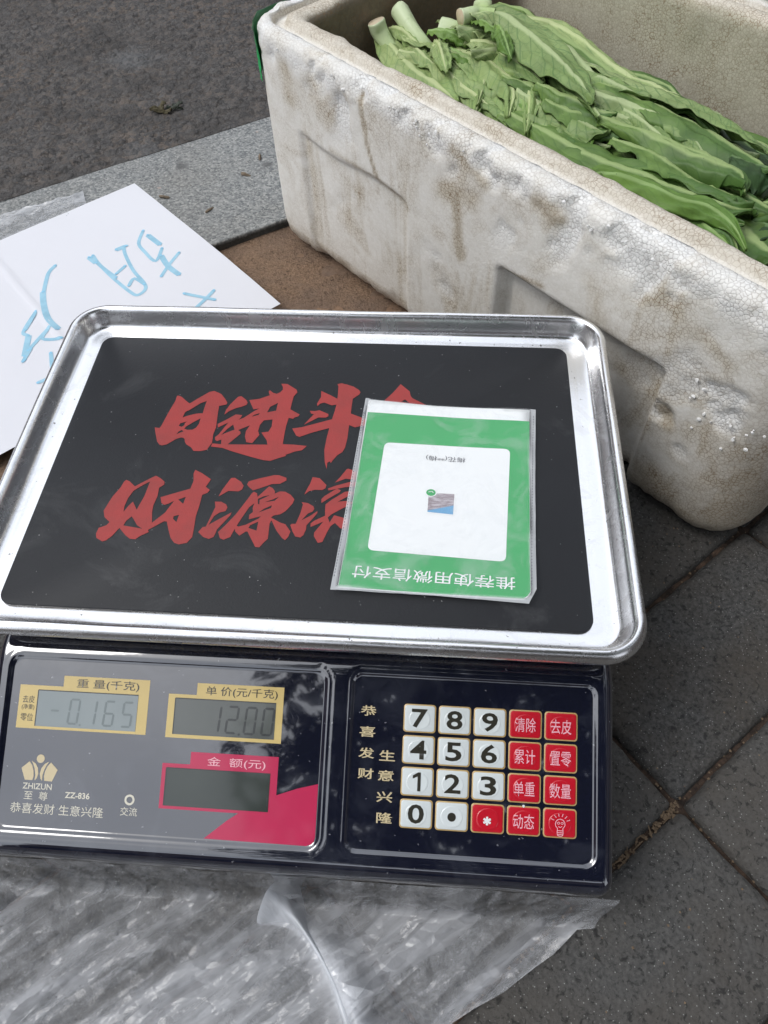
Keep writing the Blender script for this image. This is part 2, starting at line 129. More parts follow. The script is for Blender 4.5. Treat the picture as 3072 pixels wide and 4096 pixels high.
def stroke(pts, wd, n=5):
    "smooth flat stroke outline as one polygon strip"
    q = smoothline(pts, n) if len(pts) > 2 else [Vector(p) for p in pts]
    L = []; Rr = []
    for i, p in enumerate(q):
        t = (q[min(len(q)-1, i+1)]-q[max(0, i-1)]); t = Vector((t.x, t.y)).normalized() if t.length > 1e-9 else Vector((1, 0))
        nn = Vector((-t.y, t.x)); L.append((p.x+nn.x*wd/2, p.y+nn.y*wd/2)); Rr.append((p.x-nn.x*wd/2, p.y-nn.y*wd/2))
    V = []; F = []
    for a, b in zip(L, Rr): V += [a, b]
    for i in range(len(L)-1): F.append((2*i, 2*i+1, 2*i+3, 2*i+2))
    return V, F
def strokes(name, lst, fn, mat, parent):
    V = []; F = []
    for k, (pts, wd) in enumerate(lst):
        v, f = stroke(pts, wd); b = len(V); V += [(x, y, k*.00002) for x, y in v]; F += [tuple(i+b for i in q) for q in f]
    out = []
    for x, y, z in V:
        p = Vector(fn(x, y)); p.z += z; out.append(p)
    return mesh(name, out, F, mat, parent, smooth=False)
def text(s, cx, cy, w_, h_, fn, mat, parent, bold=0.0, flip=False, name='lettering', shear=0.0, space=1.0):
    cu = bpy.data.curves.new('txt', 'FONT'); cu.body = s; cu.size = 1; cu.offset = bold; cu.shear = shear; cu.resolution_u = 3; cu.space_character = space
    o = bpy.data.objects.new('txt', cu); COL.objects.link(o)
    me = bpy.data.meshes.new_from_object(o.evaluated_get(bpy.context.evaluated_depsgraph_get())) if False else bpy.data.meshes.new_from_object(o)
    bpy.data.objects.remove(o); bpy.data.curves.remove(cu)
    xs = [v.co.x for v in me.vertices]; ys = [v.co.y for v in me.vertices]
    x0, x1, y0, y1 = min(xs), max(xs), min(ys), max(ys)
    if h_ is None: h_ = (y1-y0)*w_/(x1-x0)
    if w_ is None: w_ = (x1-x0)*h_/(y1-y0)
    for v in me.vertices:
        a = ((v.co.x-x0)/(x1-x0)-.5)*w_; b = ((v.co.y-y0)/(y1-y0)-.5)*h_
        if flip: a, b = -a, -b
        v.co = Vector(fn(cx+a, cy+b))
    me.name = name; me.materials.clear(); me.materials.append(mat)
    return put(name, me, parent)

# ------------------------------------------------------------------ node materials
class G:
    def __init__(s, name):
        s.m = bpy.data.materials.new(name); s.m.use_nodes = True; s.t = s.m.node_tree; s.b = s.t.nodes['Principled BSDF']; s.out = s.t.nodes['Material Output']
    def n(s, typ, **kw):
        x = s.t.nodes.new('ShaderNode'+typ)
        for k, v in kw.items(): setattr(x, k, v)
        return x
    def link(s, a, b):
        if isinstance(a, bpy.types.NodeSocket): s.t.links.new(a, b)
        else:
            if b.type == 'RGBA' and isinstance(a, (int, float)): a = (a, a, a, 1)
            elif b.type == 'RGBA' and len(a) == 3: a = tuple(a)+(1,)
            b.default_value = a
    def co(s, kind='Object', scale=None, rot=None):
        c = s.n('TexCoord').outputs[kind]
        if scale or rot:
            mp = s.n('Mapping'); s.link(c, mp.inputs[0])
            if rot: mp.vector_type = 'TEXTURE'; mp.inputs['Rotation'].default_value = rot; scale = tuple(1/q for q in scale)
            if scale: mp.inputs['Scale'].default_value = scale
            c = mp.outputs[0]
        return c
    def noise(s, sc_, det=3, rough=.5, vec=None, dist=0):
        x = s.n('TexNoise'); s.link(vec or s.co(), x.inputs['Vector']); x.inputs['Scale'].default_value = sc_; x.inputs['Detail'].default_value = det; x.inputs['Roughness'].default_value = rough; x.inputs['Distortion'].default_value = dist
        return x.outputs[0]
    def voro(s, sc_, feat='F1', vec=None, out=0, rnd=1):
        x = s.n('TexVoronoi', feature=feat); s.link(vec or s.co(), x.inputs['Vector']); x.inputs['Scale'].default_value = sc_; x.inputs['Randomness'].default_value = rnd
        return x.outputs[out]
    def ramp(s, f, *st):
        x = s.n('ValToRGB'); s.link(f, x.inputs[0]); e = x.color_ramp.elements
        while len(e) < len(st): e.new(.5)
        for q, (p, c) in zip(e, st):
            q.position = p; q.color = (c, c, c, 1) if isinstance(c, (int, float)) else tuple(c)+(1,)
        return x.outputs[0]
    def mix(s, f, a, b, mode='MIX'):
        x = s.n('Mix', data_type='RGBA', blend_type=mode); s.link(f, x.inputs[0]); s.link(a, x.inputs[6]); s.link(b, x.inputs[7]); return x.outputs[2]
    def math(s, op, a, b=0.0):
        x = s.n('Math', operation=op); s.link(a, x.inputs[0]); s.link(b, x.inputs[1]); return x.outputs[0]
    def attr(s, name): 
        x = s.n('Attribute'); x.attribute_name = name; return x.outputs['Fac']
    def bump(s, h, strength=.3, dist=.001, nrm=None):
        x = s.n('Bump'); s.link(h, x.inputs['Height']); x.inputs['Strength'].default_value = strength; x.inputs['Distance'].default_value = dist
        if nrm: s.link(nrm, x.inputs['Normal'])
        s.link(x.outputs[0], s.b.inputs['Normal']); return x.outputs[0]
    def set(s, **kw):
        for k, v in kw.items():
            s.link(v, s.b.inputs[{'col': 'Base Color', 'rough': 'Roughness', 'metal': 'Metallic', 'coat': 'Coat Weight', 'coatr': 'Coat Roughness', 'spec': 'Specular IOR Level', 'alpha': 'Alpha', 'aniso': 'Anisotropic', 'sss': 'Subsurface Weight', 'trans': 'Transmission Weight', 'emis': 'Emission Color'}.get(k, k)])
        return s.m
def flat(name, c, rough=.4, var=.15, sc_=60, **kw):
    g = G(name); n = g.noise(sc_, 4)
    g.set(col=g.mix(n, tuple(x*(1-var) for x in c), tuple(min(1, x*(1+var)) for x in c)), rough=rough, **kw); return g.m

# foam: beads (Voronoi cells) with grime settling between them
def foam_mat():
    g = G('foam_beads'); c = g.co()
    cell = g.voro(400, 'DISTANCE_TO_EDGE', c); f1 = g.voro(400, 'F1', c); tone = g.voro(400, 'F1', c, out=1)
    big = g.noise(9, 5, .6, c, 1.2); mid = g.noise(26, 5, .65, c, .8)
    streak = g.noise(1, 5, .6, g.co('Object', (38, 38, 7)), .6)
    dirt_shade = g.math('MULTIPLY', g.ramp(mid, (.42, 0), (.68, .9)), g.ramp(big, (.38, .06), (.60, 1)))
    dirt_shade = g.math('ADD', dirt_shade, g.math('MULTIPLY', g.ramp(streak, (.53, 0), (.70, 1)), .75))
    dirt_shade = g.math('ADD', g.math('MULTIPLY', dirt_shade, g.attr('wall')), g.attr('dirt_shade'))
    dirt_shade = g.math('MINIMUM', g.math('MULTIPLY', dirt_shade, g.math('SUBTRACT', 1.0, g.attr('fresh'))), 1.0)
    base = g.mix(g.noise(40, 4, .6, c), (.755, .73, .665), (.82, .80, .75))
    base = g.mix(g.attr('fresh'), base, (.86, .86, .84))
    tan = g.mix(g.noise(70, 4, .7, c), (.36, .285, .175), (.56, .49, .36))
    col = g.mix(g.math('MULTIPLY', dirt_shade, .66), base, tan); col = g.mix(g.attr('inner'), col, g.mix(g.noise(22, 5, .65, c, .6), (.36, .32, .21), (.55, .52, .41))); col = g.mix(g.attr('shade_smear'), col, (.085, .055, .032))
    edge = g.ramp(cell, (0.0, 1), (.10, 0))
    col = g.mix(g.math('MULTIPLY', g.math('MULTIPLY', edge, g.math('ADD', g.math('ADD', dirt_shade, g.math('ADD', g.math('MULTIPLY', g.attr('inner'), .55), g.math('MULTIPLY', g.attr('fresh'), .20))), .09)), g.ramp(mid, (.35, .3), (.65, 1))), col, (.22, .145, .08))
    spot = g.ramp(g.noise(150, 3, .6, c), (.71, 0), (.75, 1)); col = g.mix(g.math('MULTIPLY', spot, g.math('MULTIPLY', dirt_shade, .8)), col, (.12, .07, .035))
    sp = g.n('SeparateColor'); g.link(tone, sp.inputs[0]); col = g.mix(.22, col, g.mix(sp.outputs[0], (.3, .3, .3), (.95, .95, .95)), 'SOFT_LIGHT')
    b1 = g.bump(g.math('MULTIPLY', g.math('SUBTRACT', g.math('MULTIPLY', edge, -1.0), g.math('MULTIPLY', f1, 1.2)), g.math('ADD', .09, g.math('MULTIPLY', g.attr('fresh'), .35))), .75, .0009)
    g.bump(g.noise(420, 4, .7, c), .25, .0005, b1)
    g.set(col=col, rough=g.ramp(g.noise(30, 3, .5, c), (.3, .45), (.7, .7)), sss=.0); return g.m
# ------------------------------------------------------------------ ground, road, kerb, pavers
def stone_mat(name, ca, cb, cc, speck=(.5,.5,.48), brown=None, rough=.85, gsc=260, bs=.55):
    g = G(name); c = g.co()
    oi = g.n('ObjectInfo').outputs['Random']
    col = g.mix(g.ramp(g.noise(gsc, 5, .7, c), (.35, 0), (.65, 1)), ca, cb)
    col = g.mix(g.ramp(g.noise(14, 5, .6, c), (.4, 0), (.68, .8)), col, cc)
    col = g.mix(g.math('MULTIPLY', oi, .35), col, cb)
    sp = g.voro(420, 'F1', c); col = g.mix(g.ramp(sp, (.0, .9), (.17, 0)), col, speck)
    cs = g.ramp(g.voro(520, 'F1', c), (.05, 1), (.2, 0)); col = g.mix(g.math('MULTIPLY', cs, .5), col, tuple(x*.35 for x in ca))
    pit = g.ramp(g.noise(gsc*.55, 3, .7, c, .6), (.34, .75), (.46, 0)); col = g.mix(pit, col, tuple(x*.4 for x in ca))
    b1 = g.bump(g.noise(gsc, 6, .75, c), bs, .0022)
    b2 = g.bump(g.voro(gsc*.9, 'F1', c), bs*.7, .0012, b1)
    g.bump(g.noise(45, 3, .5, c), .35, .002, b2)
    g.set(col=col, rough=rough, spec=.35); return g.m
M_dark = stone_mat('dark_paver', (.038,.038,.038), (.115,.113,.108), (.072,.060,.047), bs=.6, gsc=430)
M_brown = stone_mat('dusty_brown_paver', (.19,.115,.07), (.30,.19,.12), (.12,.095,.08), speck=(.5,.38,.27), bs=.3)
def bed_mat():
    g = G('joint_dirt'); c = g.co()
    col = g.mix(g.ramp(g.noise(150, 5, .7, c), (.40, 0), (.66, 1)), (.022,.015,.011), (.10,.063,.043))
    col = g.mix(g.ramp(g.voro(500, 'F1', c), (.02, .8), (.12, 0)), col, (.30,.24,.17))
    g.bump(g.noise(260, 5, .7, c), .8, .003); g.set(col=col, rough=.95); return g.m
def asphalt_mat():
    g = G('asphalt'); c0 = g.co(); wn = g.n('TexNoise'); g.link(c0, wn.inputs['Vector']); wn.inputs['Scale'].default_value = 190; wn.inputs['Detail'].default_value = 3
    vm = g.n('VectorMath', operation='MULTIPLY_ADD'); g.link(wn.outputs['Color'], vm.inputs[0]); vm.inputs[1].default_value = (.009, .009, .009); g.link(c0, vm.inputs[2]); c = vm.outputs[0]
    v = g.voro(150, 'F1', c, rnd=1); ve = g.voro(150, 'DISTANCE_TO_EDGE', c)
    tone = g.n('SeparateColor'); g.link(g.voro(150, 'F1', c, out=1), tone.inputs[0])
    stone = g.mix(tone.outputs[0], (.045,.044,.045), (.125,.119,.116)); stone = g.mix(g.noise(500, 3, .6, c), stone, (.10,.095,.092))
    dust = g.mix(g.noise(200, 4, .6, c), (.10,.080,.066), (.205,.165,.135))
    big = g.noise(7, 5, .65, c, .6); mid = g.noise(60, 4, .7, c)
    m = g.math('MULTIPLY', g.ramp(g.math('ADD', g.math('MULTIPLY', g.noise(110, 4, .6, c0, .8), .75), g.math('MULTIPLY', g.attr('hollow'), .25)), (.49, 0), (.56, 1)), g.ramp(big, (.38, .2), (.62, .95)))
    m = g.math('MULTIPLY', m, .9); m = g.math('MAXIMUM', m, g.math('MULTIPLY', g.ramp(ve, (.0, 1), (.10, 0)), g.ramp(mid, (.5, 0), (.6, .7))))
    col = g.mix(m, stone, dust); col = g.mix(g.math('MULTIPLY', g.ramp(ve, (.0, 1), (.16, 0)), g.ramp(mid, (.42, .8), (.58, 0))), col, (.028, .025, .023))
    col = g.mix(g.math('MULTIPLY', g.ramp(g.noise(5, 2, .5, c), (.63, 0), (.70, 1)), .5), col, (.15, .155, .16)); col = g.mix(g.ramp(g.noise(11, 4, .6, c0), (.5, 0), (.62, .45)), col, (.045, .042, .04))
    b1 = g.bump(g.ramp(v, (0, 1), (.75, 0)), .75, .004); b2 = g.bump(g.noise(330, 5, .7, c), .7, .0016, b1)
    g.bump(g.noise(75, 3, .6, c), .6, .003, b2)
    g.set(col=col, rough=.8, spec=.4); return g.m
def granite_mat():
    g = G('granite'); c = g.co()
    v = g.n('SeparateColor'); g.link(g.voro(520, 'F1', c, out=1), v.inputs[0])
    col = g.ramp(v.outputs[0], (0, (.11,.12,.125)), (.25, (.21,.22,.22)), (.6, (.285,.295,.29)), (1, (.42,.42,.40)))
    col = g.mix(g.ramp(g.noise(330, 4, .7, c), (.38, .45), (.6, 0)), col, (.10,.105,.11))
    col = g.mix(g.ramp(g.noise(8, 4, .6, c), (.45, 0), (.75, .35)), col, (.19,.17,.14))
    st = g.ramp(g.noise(27, 2, .4, c), (.70, 0), (.735, .75)); col = g.mix(st, col, (.085,.085,.085))
    pk = g.ramp(g.noise(60, 2, .4, c), (.74, 0), (.76, .6)); col = g.mix(pk, col, (.42,.33,.28))
    sz = g.n('SeparateXYZ'); g.link(c, sz.inputs[0]); low = g.ramp(g.math('ADD', g.math('MULTIPLY', sz.outputs[2], 60.0), g.math('MULTIPLY', g.noise(120, 4, .6, c), .25)), (.60, .88), (.80, 0)); col = g.mix(low, col, (.022, .02, .016))  # low side face darkened: recess shade painted into the granite colour
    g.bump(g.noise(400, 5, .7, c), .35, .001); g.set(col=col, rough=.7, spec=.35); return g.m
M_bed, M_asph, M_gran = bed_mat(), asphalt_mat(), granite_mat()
C34, S34 = math.cos(R(34)), math.sin(R(34))
def kw(u, n, z=0): return (u*C34-n*S34, u*S34+n*C34, z)
# sand bed reaching far out
o = mesh('ground', [(-90,-90,-.007),(90,-90,-.007),(90,90,-.007),(-90,90,-.007)], [(0,1,2,3)], M_bed, smooth=False); o['kind'] = 'structure'
# road: one sheet in kerb axes, dense near the kerb
def lin(a, b, s): 
    n = int(round((b-a)/s)); return [a+(b-a)*i/n for i in range(n+1)]
us = [-80, -20, -5, -2, -1, -.5] + lin(-.36, .62, .0032) + [.8, 1.2, 2, 5, 20, 80]
ns = lin(.5585, 1.08, .0032) + [1.2, 1.6, 2.4, 5, 20, 80]
V = []; H = []
for n_ in ns:
    for u in us:
        fade = 1 if -.5 < u < .7 and n_ < 1.1 else 0
        a = fbm(u*55, n_*95, 1, 3)*fade; b_ = fbm(u*150, n_*200, 5, 2)*fade
        k = a*.0034+b_*.0016 + (fbm(u*7, n_*7, 3, 2)*.003)*fade; e = sst(.5585, .57, n_)
        V.append(kw(u, n_, .0105+k*e)); H.append(.5-a*.55-b_*.15)
nu = len(us); F = [(j*nu+i, j*nu+i+1, (j+1)*nu+i+1, (j+1)*nu+i) for j in range(len(ns)-1) for i in range(nu-1)]
road = mesh('road', V, F, M_asph, attrs={'hollow': H}); road['kind'] = 'structure'
# kerb of granite slabs
def slab(name, u0, u1, n0, n1, z0, z1, bev, mat, parent, res=None, ax=kw):
    cx, cy, hx, hy = (u0+u1)/2, (n0+n1)/2, (u1-u0)/2, (n1-n0)/2
    v, f = sweep(cx, cy, hx, hy, .003, [(0, z0), (0, z1-bev), (bev*.3, z1-bev*.3), (bev, z1)], 40, 14, 2, .001, False, True)
    v = [ax(x, y, z + (fbm(x*60, y*60, z*60)*.0006)) for x, y, z in v]
    return mesh(name, v, f, mat, parent)
kerb = bpy.data.objects.new('kerb', None); COL.objects.link(kerb); kerb['kind'] = 'structure'; OFF['kerb'] = Vector((0,0,0))
for i, (u0, u1) in enumerate(((-1.35, -.482), (-.479, .347), (.350, 1.15), (1.153, 1.95))):
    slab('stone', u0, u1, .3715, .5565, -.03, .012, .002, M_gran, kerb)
# pavement: pavers two kinds
pav = bpy.data.objects.new('pavement', None); COL.objects.link(pav); pav['kind'] = 'structure'; OFF['pavement'] = Vector((0,0,0))
def paver_mesh(name, hx, hy, mat, seed, ch=.005):
    r_ = random.Random(seed); off = r_.random()*50
    v, f = sweep(0, 0, hx, hy, .004, [(0, -.02), (0, -.006), (ch*.35, -.0018), (ch, 0), (ch+.006, .0004)], 26, 12, 2, .001, False, True)
    q = []
    for x, y, z in v:
        k = fbm(x*70+off, y*70, 3)*.0013 if z > -.01 else 0; e = fbm(x*30+off, y*30, 8)*.0012
        q.append((x+k*.6+e*.5, y+k*.6-e*.5, z+k*.5))
    me = bpy.data.meshes.new(name); me.from_pydata(q, [], f); me.update(); me.polygons.foreach_set('use_smooth', [True]*len(me.polygons)); me.materials.append(mat); return me
dark_me = [paver_mesh('paver', .0910, .0460, M_dark, s) for s in range(4)]
brown_me = [paver_mesh('paver', .0920, .0462, M_brown, s+9) for s in range(3)]
A42 = R(41.5); U42 = (math.cos(A42), math.sin(A42)); N42 = (-U42[1], U42[0]); X0 = (.2147, -.1381)
BORD = .178
for j in range(-9, 12):
    for i in range(-5, 7):
        u, n_ = (i+.5)*.1845, (j+.5)*.0945
        x, y = X0[0]+u*U42[0]+n_*N42[0], X0[1]+u*U42[1]+n_*N42[1]
        if math.hypot(x-.1, y+.1) > .95: continue
        nk = -x*S34+y*C34
        if nk > BORD+.11: continue
        rz = A42+random.uniform(-.006, .006); z = random.uniform(-.0012, .0008)
        me = random.choice(dark_me)
        if nk > BORD-.07:
            me = me.copy(); bm = bmesh.new(); bm.from_mesh(me); bm.transform(Matrix.Translation((x, y, z)) @ Matrix.Rotation(rz, 4, 'Z'))
            g_ = bmesh.ops.bisect_plane(bm, geom=bm.verts[:]+bm.edges[:]+bm.faces[:], plane_co=kw(0, BORD, 0), plane_no=(-S34, C34, 0), clear_outer=True)
            ed = [e for e in g_['geom_cut'] if isinstance(e, bmesh.types.BMEdge)]
            if ed: bmesh.ops.holes_fill(bm, edges=ed)
            if len(bm.faces) < 4: bm.free(); continue
            bm.to_mesh(me); bm.free(); put('paver', me, pav)
        else:
            o = put('paver', me, pav); o.matrix_local = Matrix.Translation((x, y, z)) @ Matrix.Rotation(rz, 4, 'Z')
for row, n_ in enumerate((.2265, .3215)):
    for i in range(-8, 9):
        o = put('paver', brown_me[(i+row) % 3], pav); o['label'] = 'sandy brown paver beside the granite kerb'
        p = kw((i+.5*row+.28)*.1855, n_, -.0004+random.uniform(-.0008, .0008)); o.matrix_local = Matrix.Translation(p) @ Matrix.Rotation(R(34)+random.uniform(-.006, .006), 4, 'Z')
V = []; uu = lin(-.5, .9, .004); nn_ = lin(.176, .372, .004)
for n_ in nn_:
    for u in uu: V.append(kw(u, n_, +.0010+.0010*fbm(u*40, n_*40, 2, 3)+.0008*fbm(u*9, n_*14, 5, 2)+.002*sst(.362, .3715, n_)-.0016*math.exp(-((n_-.274)/.004)**2)))
nu = len(uu); F = [(j*nu+i, j*nu+i+1, (j+1)*nu+i+1, (j+1)*nu+i) for j in range(len(nn_)-1) for i in range(nu-1)]
o = mesh('sand', V, F, stone_mat('fine_sand', (.17,.105,.066), (.33,.22,.145), (.15,.11,.09), speck=(.5,.40,.3), bs=.9, gsc=520)); o['kind'] = 'stuff'; tag(o, 'thin brown sand filling the joints of the pavers beside the kerb', 'sand')
# loose grit and straw in the joints and on the stones
V = []; F = []
def pebble(x, y, z, r_, sq=.6):
    b = len(V); a = random.random()*6
    P = [(0,0,1),(1,0,0),(0,1,0),(-1,0,0),(0,-1,0),(0,0,-1)]
    for p in P:
        k = r_*random.uniform(.7, 1.3); xx, yy = p[0]*math.cos(a)-p[1]*math.sin(a), p[0]*math.sin(a)+p[1]*math.cos(a); V.append((x+xx*k, y+yy*k, z+p[2]*k*sq))
    for q in ((0,1,2),(0,2,3),(0,3,4),(0,4,1),(5,2,1),(5,3,2),(5,4,3),(5,1,4)): F.append(tuple(i+b for i in q))
def straw(x, y, z, L, a, wd=.0006):
    b = len(V); dx, dy = math.cos(a)*L/2, math.sin(a)*L/2; nx, ny = -math.sin(a)*wd, math.cos(a)*wd; t = random.uniform(-.001, .002)
    for s, zz in ((-1, z), (1, z+t)):
        V.extend([(x+s*dx+nx, y+s*dy+ny, zz), (x+s*dx-nx, y+s*dy-ny, zz), (x+s*dx, y+s*dy, zz+wd)])
    for q in ((0,1,4,3),(1,2,5,4),(2,0,3,5)): F.append(tuple(i+b for i in q))
for k in range(450):        # along joints near the crossing
    along = random.random() < .5; t = random.uniform(-.3, .3); s = random.gauss(0, .0016)
    j = random.choice((0, 0, 0, 1, -1, 2))
    if along: u, n_ = t, j*.0945+s
    else: u, n_ = random.choice((0, 0, .1845, -.1845))+s, t
    x, y = X0[0]+u*U42[0]+n_*N42[0], X0[1]+u*U42[1]+n_*N42[1]
    pebble(x, y, random.uniform(-.0065, -.004), random.uniform(.0004, .0012))
for k in range(110):
    t = -abs(random.gauss(0, .04)); u, n_ = t, random.gauss(0, .0012); x, y = X0[0]+u*U42[0]+n_*N42[0], X0[1]+u*U42[1]+n_*N42[1]
    (random.random() < .22) and straw(x, y, random.uniform(-.006, -.003), random.uniform(.003, .010), A42+random.gauss(0, .7), random.uniform(.0002, .0005)); pebble(x, y, random.uniform(-.0062, -.004), random.uniform(.0005, .0013))
for k in range(110):
    pebble(random.uniform(.15, .33), random.uniform(-.3, .05), .0007, random.uniform(.0003, .0008), .4)
for k in range(160):
    pebble(*kw(random.uniform(-.1, .3), random.uniform(.20, .368), .0008), random.uniform(.0003, .0010), .5)
for k in range(90):
    pebble(*kw(random.uniform(-.3, .5), random.uniform(.38, .9), .0125), random.uniform(.0003, .0009), .5)
o = mesh('grit', V, F, flat('pale_grit', (.17,.12,.075), .8, .85, 900), smooth=False); o['kind'] = 'stuff'; tag(o, 'loose pale grit and straw bits lying in the paver joints', 'grit')

# ------------------------------------------------------------------ polystyrene box
SMEARS = [(-.194,.182,-.188,.151,.0022,1.3), (-.188,.151,-.178,.128,.0018,1.6), (-.235,.129,-.178,.127,.0016,.7), (-.178,.127,-.146,.120,.0030,1.0), (-.095,.150,-.088,.108,.0045,1.1), (-.110,.150,-.080,.158,.007,.75), (-.029,.180,-.010,.176,.006,1.1),
          (-.238,.014,-.230,.010,.006,1.1), (-.284,.172,-.282,.150,.006,.7), (-.101,.182,-.070,.172,.004,.8), (-.048,.118,-.013,.126,.0022,1.1), (.02,.150,.045,.118,.006,.5), (.094,.092,.100,.085,.006,1.3), (.10,.03,.13,.012,.012,.9), (-.06,.06,-.05,.03,.005,.4), (.07,.165,.12,.150,.006,.6), (-.16,.07,-.158,.02,.003,.45)]
DENTS = [(.127,.126,.013,.0032), (.133,.112,.009,.003), (.094,.090,.009,.005), (-.194,.186,.007,.004), (-.151,.184,.006,.003), (-.074,.184,.007,.004), (-.047,.183,.006,.003), (.03,.184,.008,.004), (.075,.180,.007,.003), (-.25,.184,.005,.002), (.115,.07,.006,.002)]
M_foam = foam_mat()
SQ = math.sqrt(.5)
def ab(a, b, z=0): return (SQ*(a+b), SQ*(b-a), z)
BA0, BA1, BB0, BB1, BH = -.341, .170, .202, .512, .193
box = thing('foam_box', 'large white polystyrene box with grimy scuffed sides, full of green lettuce', 'foam box', ab((BA0+BA1)/2, (BB0+BB1)/2))
prof = [(.07, 0, 0, 0), (.026, 0.0, 0, 0)]
for i in range(1, 9):
    a = math.pi/2*i/8; prof.append((.024-.024*math.sin(a), .024-.024*math.cos(a), .35, 0))
z = .0265
while z < BH-.010: prof.append((0, z, 0, 0)); z += .0026
for i in range(1, 6):
    a = math.pi/2*i/5; prof.append((.008-.008*math.cos(a), BH-.008+.008*math.sin(a), 0, 1))
prof += [(.0095, BH, .0, 1), (.0115, BH-.0002, .1, .8), (.0128, BH-.003, .40, 0), (.0133, BH-.0062, .6, 0), (.0150, BH-.0068, .05, 0), (.018, BH-.0066, .02, 0), (.0208, BH-.0062, .1, 0), (.0224, BH-.0045, .5, 0), (.0235, BH-.0012, .7, 0), (.0255, BH-.0004, .7, 0), (.028, BH, .75, 0), (.0305, BH-.0004, .75, 0), (.033, BH-.0018, .8, 0), (.0348, BH-.005, .7, 0)]
z = BH-.008
while z > .035: prof.append((.036, z, .33, 0)); z -= .0035
prof += [(.038, .032, .5, 0), (.042, .03, .6, 0), (.08, .03, .6, 0)]
NX, NY, NC = 170, 90, 12
v, f = sweep((BA0+BA1)/2, (BB0+BB1)/2, (BA1-BA0)/2, (BB1-BB0)/2, .036, [(p[0], p[1]) for p in prof], NX, NY, NC, .014)
NR = len(ring(.2, .1, .02, NX, NY, NC)); dirt_shade = []; fresh = []; wall = []; q = []; inner = []; shade_smear = []; SM = SMEARS
ca, cb = (BA0+BA1)/2, (BB0+BB1)/2
def recess(a, z):
    e = .0045
    def m(a0, a1, top, rc=.012):
        dx = min(a-a0, a1-a); dz = top-z
        if dx < rc and dz < rc: d = rc-math.hypot(rc-dx, rc-dz)
        else: d = min(dx, dz)
        return sst(-e*.3, e, d)
    r1 = m(-.276, -.146, .126+.002*math.sin(a*60), .004)*(.0036+.0018*sst(-.2, -.146, a)); r2 = m(-.052, .086, .120, .0035)*(.0115)
    return r1+r2
for idx, (a, b, z) in enumerate(v):
    d, _, dr, fr = prof[min(len(prof)-1, idx//NR)]
    n1 = fbm(a*9, b*9, z*9, 2)*.0003; n2 = fbm(a*80, b*80, z*80, 3)*.00022
    vx, vy = a-ca, b-cb
    # outward direction, from the nearest side
    ex, ey = abs(vx)-(BA1-BA0)/2+.036, abs(vy)-(BB1-BB0)/2+.036
    ox, oy = max(ex, 0)*(1 if vx > 0 else -1), max(ey, 0)*(1 if vy > 0 else -1)
    if d > .034: ox, oy = 0, 0
    L = math.hypot(ox, oy) or 1; ox /= L; oy /= L
    lower = sst(.035, .0, z); chip = 0
    if d < .012:
        c1 = fbm(a*26+3, b*26, z*14, 4); chip = -.0032*sst(.34, .66, c1)*sst(.12, .185, z) - .0050*abs(fbm(a*45, b*45, z*45, 3))*lower - .0016*abs(fbm(a*150, b*150, z*150, 2))*lower
        chip -= .004*sst(.12, .5, fbm(a*70, b*70, z*70, 2))*sst(.15, .19, z)*.6
        sc1 = sst(.55, .9, fbm(a*14+9, b*14, z*14+2, 4)+.25*sst(.06, .17, a)); chip -= sc1*.0012; chip += (.0009*fbm(a*110, b*110, z*110, 2))*max(sst(.166, .180, z+.010*fbm(a*22, b*22, 5, 2)), .6*sc1)
    if d < .012 and b < BB0+.02:
        for a0_, z0_, r_, k_ in DENTS:
            dd = math.hypot(a-a0_, (z-z0_)*1.1)/r_
            if dd < 1.4: kk_ = sst(1.25, .75, dd+.35*fbm(a*120, z*120, 3, 3)); chip -= k_*kk_*(.6+.5*fbm(a*200, z*200, 1, 2))
    rc = 0
    if b < BB0+.03 and z < .15 and d < .03: rc = recess(a, z)
    k = n1+n2+chip
    zz = z
    if z > BH-.012 and d < .034: zz += n1*.8+n2*1.2+(chip*.5 if d > .004 else 0) + (.0018*fbm(a*40, b*40, 0, 3) if d > .024 else 0)
    if z < .003: zz = z
    X_, Y_, _z = ab(a, b)
    if -X_*S34+Y_*C34 > .368: zz = max(zz, .0127)
    lip = 0
    if d > .030 and z > .15: lip = .004*fbm(a*18, b*18, 7, 3)*sst(.15, .18, z)
    bb = b+oy*k+rc
    if lip: 
        if abs(vx)/(BA1-BA0) > abs(vy)/(BB1-BB0): a += lip*(1 if vx > 0 else -1)
        else: bb += lip*(1 if vy > 0 else -1)
    q.append(ab(a+ox*k, bb, max(0, zz)))
    fz = fr*(.55+.6*fbm(a*30, b*30, 1, 3)) if fr else 0
    if d < .012: fz = max(fz, min(1, -chip/.0022), sst(.172, .187, z+.006*fbm(a*50, b*50, 2, 2)) if z < BH-.008 else 0)
    endw = sst(.11, .165, a)*(1 if d < .03 else 0)  # right end turned from the light: its shade goes into the colour
    fresh.append(max(0, min(1, fz))*(.9 if z > .05 else .2)); dirt_shade.append(dr + (.35*sst(.06, 0, z) if d < .03 else 0) + endw*.45*(1-sst(.13, .18, z)) + (.45 if d > .035 and a < BA0+.05 else 0)); wall.append(1 if d < .012 else .3)  # real dirt plus painted shade of right end and inner left wall
    sm_ = 0
    if d < .012 and b < BB0+.02:
        for (a0_, z0_, a1_, z1_, wd_, k_) in SM:
            ux, uz = a1_-a0_, z1_-z0_; L2 = ux*ux+uz*uz or 1e-9; tt = max(0, min(1, ((a-a0_)*ux+(z-z0_)*uz)/L2)); dd = math.hypot(a-a0_-ux*tt, z-z0_-uz*tt)+.35*wd_*fbm(a*90, z*90, 4, 2)
            sm_ = max(sm_, k_*math.exp(-(max(0, dd)/wd_)**2))
    dirt_shade[-1] += sm_; fresh[-1] *= 1-min(1, sm_)
